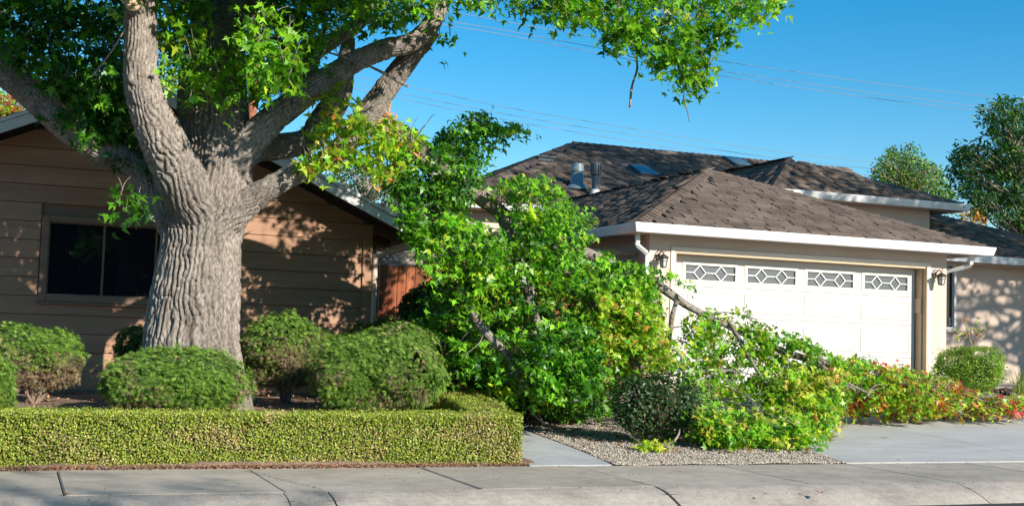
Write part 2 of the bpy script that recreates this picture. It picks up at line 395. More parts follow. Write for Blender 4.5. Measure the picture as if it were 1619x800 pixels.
walk = empty('sidewalk', (5, 9.9, 0)); tag(walk, kind='structure')
J0, JW = .387, 1.523
edges = [J0+JW*k for k in range(-5, 12)]
for k in range(len(edges)-1):
    x0, x1 = edges[k]+.005, edges[k+1]-.005
    s = MB(); z = random.uniform(-.003, .003); e = .010
    # slab with rounded (tooled) edges
    s.add([(x0, 9.14, z-.03), (x1, 9.14, z-.03), (x1, 10.70, z-.03), (x0, 10.70, z-.03),
           (x0, 9.14, z-.008), (x1, 9.14, z-.008), (x1, 10.70, z-.008), (x0, 10.70, z-.008),
           (x0+e, 9.14, z), (x1-e, 9.14, z), (x1-e, 10.695, z), (x0+e, 10.695, z)],
          [(0, 1, 5, 4), (1, 2, 6, 5), (2, 3, 7, 6), (3, 0, 4, 7), (4, 5, 9, 8), (5, 6, 10, 9), (6, 7, 11, 10), (7, 4, 8, 11), (8, 9, 10, 11)])
    s.build('slab', MT['walk'], walk)
curb = empty('curb', (5, 8.9, 0)); tag(curb, kind='structure')
cj = [-9, -4.6]+[at(463, 781, 1)[0]/1]+[]
cjx = [-7.2, -2.66, 1.91-.02, 2.22, 4.955, 8.0, 12.55, 18.6]
gapw = {1.89: .010, 2.22: .014, 4.955: .030, 8.0: .012}
prof = [(9.135, 0.0), (9.10, .002), (9.02, -.006), (8.93, -.024), (8.84, -.050), (8.74, -.086), (8.64, -.128), (8.62, -.15), (9.135, -.15)]
for a_, b_ in zip(cjx[:-1], cjx[1:]):
    x0 = a_+gapw.get(round(a_, 3), .01)/2; x1 = b_-gapw.get(round(b_, 3), .01)/2
    n = max(2, int((x1-x0)/.12)); s = MB(); L = len(prof)
    for i in range(n+1):
        x = x0+(x1-x0)*i/n
        ed = .006 if i in (0, n) else 0
        for q, (y, z) in enumerate(prof):
            j = 0 if q in (0, 7, 8) else 1
            s.v.append((x, y+j*(fbm(np.array([x*1.5]), np.array([q*.7]), np.array([1.1]))[0]-.5)*.018, z-ed*j+j*(vnoise(np.array([x*9.]), np.array([q*1.3]), np.array([.5]))[0]-.5)*.005))
    for i in range(n):
        for q in range(L): s.f.append((i*L+q, i*L+(q+1) % L, (i+1)*L+(q+1) % L, (i+1)*L+q))
    s.f.append(tuple(range(L))); s.f.append(tuple(reversed(range(n*L, n*L+L))))
    s.build('curb_segment', MT['curb'], curb, False)
# irregular cracks in the pavement
def crack(pts, w_, parent, z=.004):
    s = MB(); P = catmull([(x, y, 0) for x, y in pts], 8); V = []
    for i, p in enumerate(P):
        j = rng.normal(0, .007); ww = w_*rng.uniform(.25, 1.3); V.append((p[0]+j-ww, p[1], z)); V.append((p[0]+j+ww, p[1], z))
    s.add(V, [(2*i, 2*i+1, 2*i+3, 2*i+2) for i in range(len(P)-1)]); s.build('crack', MT['joint'], parent)
crack([(1.86, 10.5), (1.96, 10.2), (2.08, 9.75), (2.17, 9.45), (2.21, 9.15)], .004, walk)
crack([(4.72, 10.2), (4.86, 9.7), (4.95, 9.2)], .003, walk)
# front strip of bare soil with litter, between hedge and pavement
grid_sheet('planting_bed', np.arange(-6, 4.62, .09), np.concatenate([[10.705, 10.74], np.arange(10.8, 15.5, .09)]),
           lambda X, Y: np.where(Y < 10.73, -.03, zg(X, Y)+.004+(fbm(X*3, Y*3, X*0, 3)-.5)*.05*(Y > 10.75)+.0), MT['soil'])
# path and driveway
def lay_slab(name, pts, parent, mat, t=.06, lift=.008):
    """slab cut into strips along y so that it follows the rise of the yard"""
    s = MB(); s.slab([(x, y, zr(y)+lift) for x, y in pts], t); return s.build(name, mat, parent)
path = empty('front_path', (5, 12, 0)); tag(path, kind='structure')
P1 = [(4.50, 10.715), (5.34, 10.715), (5.37, 10.95), (5.42, 11.4), (5.455, 12.0), (5.48, 12.6), (5.50, 13.4), (4.62, 13.4)]
lay_slab('slab', P1, path, MT['path']); lay_slab('slab', [(4.62, 13.415), (5.50, 13.415), (5.6, 14.9), (4.74, 14.9)], path, MT['path'])
lay_slab('slab', [(4.74, 14.915), (5.6, 14.915), (5.75, 16.4), (4.9, 16.4)], path, MT['path'])
drive = empty('driveway', (12, 14, 0)); tag(drive, kind='structure')
ex = [(8.02, 9.15), (10.88, 10.88), (13.5, 13.5), (16.1, 16.1), (19.6, 19.6)]
for k in range(4):
    g = .006
    (a0, a1), (b0, b1) = ex[k], ex[k+1]
    am = a0+(a1-a0)*.62
    lay_slab('slab', [(a0+g, 10.72), (b0-g, 10.72), (b0-g, 15.55), (am+g, 15.55)], drive, MT['drive'], .12)
    lay_slab('slab', [(am+g, 15.565), (b0-g, 15.565), (b1-g, 18.50), (a1+g, 18.50)], drive, MT['drive'], .12)
m = MB(); m.slab([(x, y, zr(y)-.03) for x, y in ((8.05, 10.74), (19.6, 10.74), (19.6, 18.6), (9.2, 18.6))], .02); m.build('joint_fill', MT['joint'], drive)
# gravel
gx0 = lambda y: np.interp(y, [10.7, 11.4, 12.6, 15, 18], [5.36, 5.43, 5.49, 5.62, 5.9])
gx1 = lambda y: np.interp(y, [10.7, 18.4], [8.02, 9.65])
gb = grid_sheet('gravel_bed', np.arange(5.3, 9.8, .08), np.concatenate([[10.706], np.arange(10.73, 18.4, .08)]),
                lambda X, Y: zg(X, np.maximum(Y, 10.76))-.012+(fbm(X*5, Y*5, X*0, 2)-.5)*.03, MT['gravelbase'], mask=lambda x, y: (x > gx0(y)+.03) & (x < gx1(y)-.02))
n = 46000
y = 10.71+rng.random(n)**1.5*4.6; x = gx0(y)+.012+(gx1(y)-gx0(y)-.03)*rng.random(n)
z = zg(x, np.maximum(y, 10.76))+.001+(fbm(x*5, y*5, x*0, 2)-.5)*.03+rng.random(n)*.012
OCT = (np.array([(1, 0, 0), (-.8, .1, 0), (0, 1, .1), (.1, -1, 0), (0, 0, .75), (0, 0, -.6)]), np.array([(0, 2, 4), (2, 1, 4), (1, 3, 4), (3, 0, 4), (2, 0, 5), (1, 2, 5), (3, 1, 5), (0, 3, 5)]))
gc = palette(n, [(3, (.44, .385, .315)), (3, (.32, .28, .23)), (2, (.56, .51, .44)), (1.2, (.19, .155, .125)), (.6, (.40, .29, .22))])
V, F, K = scatter(np.stack([x, y, z], 1), np.array([0, 0, 1.0])+rng.normal(size=(n, 3))*.5, rng.uniform(.005, .0125, n), gc, OCT)
tag(link('gravel', npmesh('gravel', V, F, MT['stone'], K)), kind='stuff')
# dark edging between gravel and concrete
ed = MB(); yy = np.linspace(10.72, 16, 24)
ed.sweep([(float(gx0(t))-.004, t, zr(t)+.0) for t in yy], [(-.009, -.05), (.009, -.05), (.009, .006), (-.009, .006)])
tag(ed.build('bed_edging', MT['joint']), 'thin dark bender board edging curving between the gravel and the front path', 'edging')
ed = MB(); ed.sweep([(float(gx1(t))-.012, t, zr(t)+.0) for t in yy], [(-.014, -.05), (.014, -.05), (.014, -.004), (-.014, -.004)])
tag(ed.build('bed_edging', MT['joint']), 'dark board edging along the left side of the concrete driveway', 'edging')

# ================================================================ ROOF TOOLS
SH_MESH = []
for wv in (.24, .30, .36, .42, .48):
    s = MB(); h = wv/2-.011; t = .030; L = .30
    s.add([(-h, 0, -.004), (h, 0, -.004), (h, L, -.004), (-h, L, -.004), (-h, 0, t), (h, 0, t), (h, L, .003), (-h, L, .003)],
          [(0, 1, 5, 4), (1, 2, 6, 5), (2, 3, 7, 6), (3, 0, 4, 7), (4, 5, 6, 7)])
    SH_MESH.append((wv, s.mesh('shingle', MT['shingle'])))
SH_V = np.array([(-.5, 0, -.004), (.5, 0, -.004), (.5, .30, -.004), (-.5, .30, -.004), (-.5, 0, .030), (.5, 0, .030), (.5, .30, .003), (-.5, .30, .003)])
SH_F = np.array([(0, 1, 5, 4), (1, 2, 6, 5), (2, 3, 7, 6), (3, 0, 4, 7), (4, 5, 6, 7)])
def roof_plane(poly, parent, nobj=0, expo=.185, thick=.05, name='shingle'):
    """poly: first edge is the eave; shingles laid in courses from the eave up"""
    P = [Vector(p) for p in poly]; u = (P[1]-P[0]).normalized(); nrm = None
    nrm = (P[1]-P[0]).cross(P[2]-P[0]).normalized()
    if nrm.z < 0: nrm = -nrm
    v = nrm.cross(u).normalized()
    if v.z < 0: u = -u; v = nrm.cross(u).normalized()
    uv = [((p-P[0]).dot(u), (p-P[0]).dot(v)) for p in P]
    vmax = max(q[1] for q in uv); umin = min(q[0] for q in uv); umax = max(q[0] for q in uv)
    spots = []; r = 0
    while r*expo < vmax:
        vv = r*expo-.015; x = umin-random.uniform(0, .3)
        while x < umax:
            k = random.choice((0, 1, 1, 2, 2, 3, 3, 4)); wv = SH_MESH[k][0]; c = x+wv/2
            j = random.uniform(-.028, .028)
            xa = np.array([c-wv*.46, c+wv*.46, c-wv*.46, c+wv*.46]); ya = np.array([vv+.04, vv+.04, min(vv+.19, vmax-.01), min(vv+.19, vmax-.01)])
            if inpoly(xa, ya, uv).all(): spots.append((c, vv+j, k, random.uniform(0, .016)))
            x += wv
        r += 1
    R3 = Matrix((u, v, nrm)).transposed()
    random.shuffle(spots)
    # the singled-out shingles are the ones nearest the camera
    spots.sort(key=lambda s_: (P[0]+u*s_[0]+v*s_[1]).y)
    base = Vector((0, 0, 0)); p_ = parent
    while p_ is not None: base += p_.location; p_ = p_.parent
    for c, vv, k, h in spots[:nobj]:
        o = bpy.data.objects.new('shingle', SH_MESH[k][1]); C.objects.link(o); o.parent = parent
        o.matrix_basis = Matrix.Translation(P[0]+u*c+v*vv+nrm*h-base)@R3.to_4x4()
    rest = spots[nobj:]
    if rest:
        n = len(rest); A = np.array(rest); U, Vv, N = np.array(u), np.array(v), np.array(nrm)
        wv = np.array([SH_MESH[int(k)][0]-.022 for k in A[:, 2]])
        O = np.array(P[0])[None]+A[:, 0:1]*U+A[:, 1:2]*Vv+A[:, 3:4]*N
        G = SH_V[None]*np.stack([wv, np.ones(n), np.ones(n)], 1)[:, None, :]
        G = O[:, None, :]+G[:, :, 0:1]*U+G[:, :, 1:2]*Vv+G[:, :, 2:3]*N
        Fv = SH_F[None]+(np.arange(n)*8)[:, None, None]
        tint = np.repeat(rng.uniform(.55, 1.18, (n, 1))*np.ones((1, 3)), 8, axis=0)
        o = link('shingles', npmesh('shingles', G.reshape(-1, 3), Fv.reshape(-1, 4), MT['shingle_mass'], tint)); o['kind'] = 'stuff'; keep(o, parent)
    return nrm
m_, nt_, b_ = newmat('roof_shingle_mass'); MT['shingle_mass'] = m_
v_ = coords(nt_, (1, 1, 1), 'Pos'); at_ = nt_.nodes.new('ShaderNodeAttribute'); at_.attribute_name = 'tint'
c_ = ramp(nt_, noise(nt_, v_, 1.6), [(.3, (.125, .093, .074)), (.7, (.205, .156, .126))])
c_ = mixc(nt_, 1.0, c_, ramp(nt_, noise(nt_, v_, 60, 2, .7), [(.35, (.62,)*3), (.65, (1.25,)*3)]), 'MULTIPLY')
c_ = mixc(nt_, 1.0, c_, at_.outputs['Color'], 'MULTIPLY')
nt_.links.new(c_, b_.inputs['Base Color']); b_.inputs['Roughness'].default_value = .95; b_.inputs['Specular IOR Level'].default_value = .25
def hip_caps(a, b, n1, n2, parent, wd=.15, step=.15):
    """folded cap shingles along a hip or ridge from a (low) to b (high)"""
    a, b = Vector(a), Vector(b); d = (b-a).normalized(); L = (b-a).length; n = int(L/step)
    s1 = d.cross(Vector(n1)).normalized(); s2 = d.cross(Vector(n2)).normalized()
    up = (Vector(n1)+Vector(n2)).normalized()
    if s1.dot(Vector(n2)) > 0: s1 = -s1
    if s2.dot(Vector(n1)) > 0: s2 = -s2
    for i in range(n-1):
        p = a+d*(i*step); q = p+d*(step*1.7); t = .036+random.uniform(0, .008)
        s = MB(); W1 = wd*random.uniform(.9, 1.1)
        vs = [p+s1*W1+up*t*.9, p+up*(t+.02), p+s2*W1+up*t*.9, q+s1*W1+up*.014, q+up*.026, q+s2*W1+up*.014,
              p+s1*W1-up*.01, p-up*.0, p+s2*W1-up*.01]
        s.add(vs, [(0, 1, 4, 3), (1, 2, 5, 4), (6, 7, 1, 0), (7, 8, 2, 1), (6, 0, 3), (8, 5, 2)])
        s.build('cap_shingle', MT['shingle'], parent)
def deck(poly, parent, t=.06, mat=None):
    s = MB(); s.slab([(p[0], p[1], p[2]-.008) for p in poly], t); return s.build('roof_deck', mat or MT['deck'], parent)
def gutter(pts, parent, h=.15, d=.11, name='gutter'):
    """white k-style gutter/fascia swept along the eave; pts run so that the outside is on the right"""
    prof = [(.0, -h), (.075*d/.11, -h), (d*.80, -h*.72), (d, -h*.18), (d, 0), (d-.012, 0), (d-.012, -.02), (0, -.02)]
    s = MB(); s.sweep(pts, prof); return s.build(name, MT['white'], parent)

# ================================================================ HOUSE WITH GARAGE (right)
D = 18.27
HX = empty('beige_house', (12.8, 18.3, .36)); tag(HX, 'beige stucco house with brown shingle roofs and a wide white garage door', 'house')
m = MB()
m.prism([(9.70, .2), (10.17, .2), (10.17, 2.705), (15.41, 2.705), (15.41, .2), (15.85, .2), (15.85, 2.98), (9.70, 2.98)], D, D+.14)
garw = m.build('garage_wall', MT['stucco'], HX)
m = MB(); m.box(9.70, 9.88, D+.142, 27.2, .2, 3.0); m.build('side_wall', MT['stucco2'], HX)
m = MB(); m.box(15.67, 15.85, D+.142, 21.6, .2, 3.0); m.build('side_wall', MT['stucco'], HX)
m = MB(); m.box(9.88, 15.67, 19.3, 19.35, .3, 2.98); m.build('garage_back', MT['dark'], HX)
# shallow projecting jamb returns and trim round the opening
YD = 18.52
for x0, x1 in ((10.10, 10.172), (15.408, 15.48)):
    m = MB(); m.bbox(x0, x1, D-.022, D+.0, .36, 2.71, .005); m.build('door_trim', MT['doortrim'], HX)
m = MB(); m.bbox(10.10, 15.48, D-.024, D+.0, 2.711, 2.78, .005); m.build('door_trim', MT['doortrim'], HX)
m = MB(); m.box(15.385, 15.408, D-.018, YD+.06, .36, 2.708); m.box(15.36, 15.384, D+.09, YD+.06, .36, 2.69); m.build('door_jamb', MT['jamb'], HX)
m = MB(); m.box(10.172, 10.20, D-.018, YD+.06, .36, 2.708); m.build('door_jamb', MT['jamb'], HX)
m = MB(); m.box(10.2, 15.36, D-.014, YD+.06, 2.675, 2.7085); m.build('door_header', MT['jamb'], HX)
m = MB(); m.box(15.335, 15.362, D+.09, YD-.005, 1.86, 2.14); m.build('hinge_plate', MT['jamb'], HX)
# garage door: four sections; windows in the top one
gd = empty('garage_door', (12.8, YD, .4)); keep(gd, HX)
XL, XR = 10.205, 15.335
zs = [2.672, 2.152, 1.640, 1.040, .405]
winx = []
for a_, b_ in ((1083, 1162), (1181, 1257), (1275.5, 1348), (1366, 1434)):
    winx.append((at(a_, 425, YD)[0], at(b_, 430, YD)[0]))
pc = [(w_[0]+w_[1])/2 for w_ in winx]; pw = .50
wz0, wz1 = 2.262, 2.512
print('WINX', winx, at(1083, 413.2, YD), at(1083, 436.4, YD))
def frame_ring(mb, x0, x1, z0, z1, w_, ya, yb):
    mb.box(x0-w_, x0, ya, yb, z0-w_, z1+w_); mb.box(x1, x1+w_, ya, yb, z0-w_, z1+w_)
    mb.box(x0, x1, ya, yb, z1, z1+w_); mb.box(x0, x1, ya, yb, z0-w_, z0)
for r in range(4):
    z1, z0 = zs[r]-.003, zs[r+1]+.003
    m = MB()
    if r == 0:
        xs_ = [XL]+[q for w_ in winx for q in (w_[0]-.02, w_[1]+.02)]+[XR]
        for k in range(0, len(xs_), 2): m.box(xs_[k], xs_[k+1], YD, YD+.045, wz0-.02, wz1+.02)
        m.box(XL, XR, YD, YD+.045, wz1+.02, z1); m.box(XL, XR, YD, YD+.045, z0, wz0-.02)
    else: m.box(XL, XR, YD, YD+.045, z0, z1)
    m.build('door_section', MT['door'], gd)
    if r:
        for c in pc:
            x0, x1 = c-.545, c+.545; a0, a1 = z0+.085, z1-.085; b = .035
            m = MB()
            # raised panel: proud rim falling to a bevelled field
            m.add([(x0, YD-.001, a0), (x1, YD-.001, a0), (x1, YD-.001, a1), (x0, YD-.001, a1),
                   (x0+.014, YD-.013, a0+.014), (x1-.014, YD-.013, a0+.014), (x1-.014, YD-.013, a1-.014), (x0+.014, YD-.013, a1-.014),
                   (x0+b, YD-.002, a0+b), (x1-b, YD-.002, a0+b), (x1-b, YD-.002, a1-b), (x0+b, YD-.002, a1-b),
                   (x0+b+.05, YD-.011, a0+b+.04), (x1-b-.05, YD-.011, a0+b+.04), (x1-b-.05, YD-.011, a1-b-.04), (x0+b+.05, YD-.011, a1-b-.04)],
                  [(i, (i+1) % 4, 4+(i+1) % 4, 4+i) for i in range(4)]+[(4+i, 4+(i+1) % 4, 8+(i+1) % 4, 8+i) for i in range(4)]+[(8+i, 8+(i+1) % 4, 12+(i+1) % 4, 12+i) for i in range(4)]+[(12, 13, 14, 15)])
            m.build('raised_panel', MT['door'], gd)
for (x0, x1) in winx:
    m = MB(); frame_ring(m, x0, x1, wz0, wz1, .028, YD-.024, YD+.03); frame_ring(m, x0-.028, x1+.028, wz0-.028, wz1+.028, .024, YD-.012, YD+.02)
    m.build('window_frame', MT['cream'], gd)
    zc = (wz0+wz1)/2; wv = x1-x0; d1, d2 = x0+wv*.29, x0+wv*.715; hw = wv*.122
    yl = YD+.012
    m = MB(); bw = .017
    segs = [((x0, zc), (d1-hw, zc)), ((d1+hw, zc), (d2-hw, zc)), ((d2+hw, zc), (x1, zc))]
    for dd in (d1, d2):
        q = [(dd-hw, zc), (dd, wz1), (dd+hw, zc), (dd, wz0)]
        segs += [(q[i], q[(i+1) % 4]) for i in range(4)]
    for (a_, b_) in segs: m.bar((a_[0], yl-.012, a_[1]), (b_[0], yl-.012, b_[1]), bw, .02, (0, 1, 0))
    m.build('lead_came', MT['white'], gd)
    g = .004
    shapes = [[(d-hw+g, zc), (d, wz1-g), (d+hw-g, zc), (d, wz0+g)] for d in (d1, d2)]
    for zz, sg in ((wz1, 1), (wz0, -1)):
        shapes += [[(x0, zz), (d1-g, zz), (d1-hw-g, zc+sg*g), (x0, zc+sg*g)], [(d1+g, zz), (d2-g, zz), (d2-hw-g, zc+sg*g), (d1+hw+g, zc+sg*g)], [(d2+g, zz), (x1, zz), (x1, zc+sg*g), (d2+hw+g, zc+sg*g)]]
    for sh in shapes:
        m = MB(); ti = random.uniform(-.0015, .0015)
        m.prism(sh, yl, yl+.006); m.build('pane', MT['leadglass'], gd)
# garage roof
AP = (12.39, 20.97, 4.54); z0 = 3.10
EL, ER, EF = 9.29, 16.39, 17.87
pf = [(EL, EF, z0), (ER, EF, z0), AP]; pl = [(EL, 28.0, z0), (EL, EF, z0), AP, (AP[0], 27.6, AP[2])]; pr = [(ER, EF, z0), (ER, 26.0, z0), (AP[0], 27.6, AP[2]), AP]
gr = MB(); gr.slab([(p[0], p[1], p[2]-.008) for p in pf], .05); gr = gr.build('garage_roof', MT['deck'], HX)
deck(pl, gr, .05); deck(pr, gr, .05)
n1 = roof_plane(pf, gr, 300); n2 = roof_plane(pl, gr, 0); n3 = roof_plane(pr, gr, 0)
hip_caps((EL, EF, z0), AP, n1, n2, gr); hip_caps((ER, EF, z0), AP, n1, n3, gr); hip_caps(AP, (AP[0], 27.4, AP[2]), n2, n3, gr)
gutter([(EL-.02, 27.5, z0-.005), (EL-.02, EF-.02, z0-.005), (ER+.02, EF-.02, z0-.005), (ER+.02, 21.0, z0-.005)], HX).name = 'gutter'
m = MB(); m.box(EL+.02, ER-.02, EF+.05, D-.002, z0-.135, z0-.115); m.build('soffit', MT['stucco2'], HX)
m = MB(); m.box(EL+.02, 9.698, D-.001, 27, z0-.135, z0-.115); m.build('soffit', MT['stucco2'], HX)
# downspouts
def rect_pipe(name, pts, parent, w_=.07, d_=.05, mat='white'):
    m = MB()
    for a_, b_ in zip(pts[:-1], pts[1:]):
        m.bar(a_, b_, w_, d_, (0, 1, 0) if abs(a_[1]-b_[1]) < .05 else (1, 0, 0))
    return m.build(name, MT[mat], parent)
rect_pipe('downspout', [(9.36, 18.05, 2.96), (9.36, 18.05, 2.80), (9.36, 18.07, 2.76), (9.63, 18.22, 2.64), (9.64, 18.24, 2.6), (9.64, 18.24, .3)], HX)
rect_pipe('downspout', [(16.18, 18.0, 2.95), (16.18, 18.02, 2.78), (16.12, 18.1, 2.73), (15.93, 18.35, 2.66), (15.90, 18.4, 2.6), (15.90, 18.4, .3)], HX)
# main roof behind
Y1, Z1 = 27.0, 4.30
pm = [(9.05, Y1, Z1), (24.5, Y1, Z1), (24.5, 32.7, 6.87), (14.76, 32.7, 6.87)]
pml = [(9.05, 38.4, Z1), (9.05, Y1, Z1), (14.76, 32.7, 6.87)]
pmb = [(24.5, 38.4, Z1), (9.05, 38.4, Z1), (14.76, 32.7, 6.87), (24.5, 32.7, 6.87)]
mr = MB(); mr.slab([(p[0], p[1], p[2]-.008) for p in pm], .05); mr = mr.build('main_roof', MT['deck'], HX)
deck(pml, mr); deck(pmb, mr, mat=MT['shingle'])
n1 = roof_plane(pm, mr, 0); n2 = roof_plane(pml, mr, 0)
hip_caps((9.05, Y1, Z1), (14.76, 32.7, 6.87), n1, n2, mr, .17, .2); hip_caps((14.76, 32.7, 6.87), (24.3, 32.7, 6.87), n1, (0, .41, .91), mr, .17, .22)
gutter([(9.03, 38, Z1), (9.03, Y1-.02, Z1), (13, Y1-.02, Z1)], HX)
m = MB(); m.box(9.5, 17.0, 27.45, 27.6, .3, 4.2); m.build('upper_wall', MT['stucco'], HX)
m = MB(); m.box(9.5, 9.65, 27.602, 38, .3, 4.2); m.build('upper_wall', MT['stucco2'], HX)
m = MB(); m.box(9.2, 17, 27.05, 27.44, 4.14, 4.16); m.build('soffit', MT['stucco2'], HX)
# storey above the garage on the right, with its own hip roof
Y2 = 22.2; zU = 1.17+.1495*Y2; xUl = .6606*Y2; xUr = .887*Y2; PK = (.6606*Y2+1.3, Y2+1.3, 1.17+.178*(Y2+1.3))
pu = [(xUl, Y2, zU), (xUr, Y2, zU), PK]; pul = [(xUl, 30, zU), (xUl, Y2, zU), PK, (PK[0], 30, PK[2])]; pur = [(xUr, Y2, zU), (xUr, 30, zU), (PK[0], 30, PK[2]), PK]
ur = MB(); ur.slab([(p[0], p[1], p[2]-.008) for p in pu], .05); ur = ur.build('upper_roof', MT['deck'], HX)
deck(pul, ur); deck(pur, ur)
n1 = roof_plane(pu, ur, 0); n2 = roof_plane(pul, ur, 0); n3 = roof_plane(pur, ur, 0)
hip_caps(pu[0], PK, n1, n2, ur); hip_caps(pu[1], PK, n1, n3, ur); hip_caps(PK, (PK[0], 30, PK[2]), n2, n3, ur)
gutter([(xUl-.02, 29, zU), (xUl-.02, Y2-.02, zU), (xUr+.02, Y2-.02, zU), (xUr+.02, 29, zU)], HX)
xw = .8455*(Y2+.4)
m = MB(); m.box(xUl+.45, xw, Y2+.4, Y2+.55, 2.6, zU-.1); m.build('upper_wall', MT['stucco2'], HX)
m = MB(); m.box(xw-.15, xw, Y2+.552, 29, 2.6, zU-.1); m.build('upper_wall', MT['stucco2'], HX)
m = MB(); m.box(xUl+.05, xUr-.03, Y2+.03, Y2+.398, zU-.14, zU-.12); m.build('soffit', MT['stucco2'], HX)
# low wing at the far right
YL, ZL = 21.1, 3.25
pw_ = [(xw+.01, YL, ZL), (24.05, YL, ZL), (18.5+.62, 24.33, 4.70), (xw+.01, 24.33, 4.70)]
pw2 = [(24.05, YL, ZL), (24.05, 30, ZL), (19.12, 26, 4.70), (19.12, 24.33, 4.70)]
lr = MB(); lr.slab([(p[0], p[1], p[2]-.008) for p in pw_], .05); lr = lr.build('wing_roof', MT['deck'], HX); deck(pw2, lr)
n1 = roof_plane(pw_, lr, 0); n2 = roof_plane(pw2, lr, 0); hip_caps(pw_[1], pw_[2], n1, n2, lr)
gutter([(17.5, YL-.02, ZL), (24.07, YL-.02, ZL), (24.07, 29, ZL)], HX)
m = MB(); m.prism([(15.86, .2), (24, .2), (24, 3.12), (18.98, 3.12), (18.98, 1.66), (18.0, 1.66), (18.0, 3.12), (15.86, 3.12)], 21.6, 21.75); m.build('wing_wall', MT['stucco2'], HX)
m = MB(); m.box(17.5, 24, YL+.08, 21.6, 3.08, 3.1); m.build('soffit', MT['stucco2'], HX)
wn = MB(); frame_ring(wn, 18.06, 18.92, 1.72, 3.04, .055, 21.56, 21.68); wn = wn.build('window', MT['white'], HX)
m = MB(); m.box(18.06, 18.92, 21.64, 21.65, 1.72, 3.04); m.build('pane', MT['glass'], wn)
m = MB(); m.box(17.95, 19.12, 21.54, 21.6, 1.60, 1.66); m.build('sill', MT['stucco'], wn)
m = MB(); m.box(18.83, 18.90, 21.63, 21.638, 1.76, 1.92); m.build('sticker', MT['skyglass'], wn)
# vents and skylights on the main roof
def on_main(px, py):
    a_, b_ = at(px, py, 20.0), at(px, py, 40.0); s_ = (Z1+.451*(20-Y1)-a_[2])/((b_[2]-a_[2])-.451*20); return a_+(b_-a_)*s_
def scale_at(p): return float(np.dot(p-EYE, FWD))/FP      # metres per photo pixel there
p = on_main(912, 298); k = scale_at(p)*.82; k0 = k
v1 = empty('roof_vent', V3(p)); tag(v1, 'wide pale galvanised vent pipe with drum cap on the rear shingle roof', 'roof vent', 'vents on the rear roof')
MB().lathe(p, [(24*k, -3*k), (22*k, 0), (19*k, 4*k), (13*k, 8*k), (11.5*k, 30*k), (10*k, 32*k)], 18).build('flared_pipe', MT['metal'], v1, True)
MB().lathe(p, [(9*k, 31*k), (13.5*k, 32.5*k), (13.5*k, 38*k), (12.5*k, 39*k), (12.5*k, 43*k), (13*k, 44*k), (12*k, 47*k), (3*k, 49*k)], 18).build('cap', MT['metal'], v1, False)
p = on_main(941, 313); k = scale_at(p)
v1 = empty('roof_vent', V3(p)); tag(v1, 'narrow dark vent pipe with ribbed cap and pale cone base on the rear roof', 'roof vent', 'vents on the rear roof')
MB().lathe(p, [(13*k, -8*k), (11*k, 0), (8*k, 9*k), (7*k, 13*k)], 16).build('cone_base', MT['white'], v1, True)
MB().lathe(p, [(6.5*k, 9*k), (6.5*k, 14*k), (5.8*k, 15*k), (5.8*k, 38*k)], 16).build('pipe', MT['metald'], v1, True)
mm = MB()
for i in range(14):
    a_ = 2*PI*i/14; mm.bar(V3(p+np.array([7.6*k*math.cos(a_), 7.6*k*math.sin(a_), 37*k])), V3(p+np.array([8.6*k*math.cos(a_), 8.6*k*math.sin(a_), 53*k])), 2.6*k, 1.4*k, (math.cos(a_), math.sin(a_), 0))
mm.lathe(p, [(5*k, 36*k), (7*k, 37*k), (7.4*k, 52*k), (9*k, 53*k), (9*k, 54.5*k), (2*k, 56*k)], 16); mm.build('ribbed_cap', MT['metald'], v1)
su = Vector((1, 0, 0)); sv = Vector((0, .9116, .4111)); sn = Vector((0, -.4111, .9116))
for (px, py, wd, ln, lab) in ((1028, 281, .62, .85, 'square skylight on the rear roof just left of the garage roof peak'), (1176, 266, .62, .85, 'skylight on the rear roof between the two roof peaks')):
    p = Vector(V3(on_main(px, py))); sk = empty('skylight', p); tag(sk, lab, 'skylight', 'skylights on the rear roof')
    m = MB(); q = [p+su*(sx*wd)+sv*(sy*ln)+sn*.0 for sx, sy in ((-.5, 0), (.5, 0), (.5, 1), (-.5, 1))]
    h = .09; t = [c+sn*h for c in q]; m.add(q+t, [(0, 1, 5, 4), (1, 2, 6, 5), (2, 3, 7, 6), (3, 0, 4, 7), (4, 5, 6, 7)]); m.build('curb_frame', MT['metald'], sk)
    m = MB(); g = [p+su*(sx*wd*.9)+sv*(ln*sy)+sn*(h+.02) for sx, sy in ((-.5, .05), (.5, .05), (.5, .95), (-.5, .95))]; m.slab([V3(c) for c in g], .018); m.build('pane', MT['skyglass'], sk)
p = Vector(V3(at(858, 243, 30.9)))
bv = empty('box_vent', p); tag(bv, 'low dark box vent on the left hip of the rear roof', 'roof vent')
m = MB(); m.box(p.x-.22, p.x+.22, p.y-.25, p.y+.25, p.z-.30, p.z-.14); m.build('box', MT['metald'], bv); m = MB(); m.box(p.x-.27, p.x+.27, p.y-.3, p.y+.3, p.z-.138, p.z-.10); m.build('lid', MT['metald'], bv)

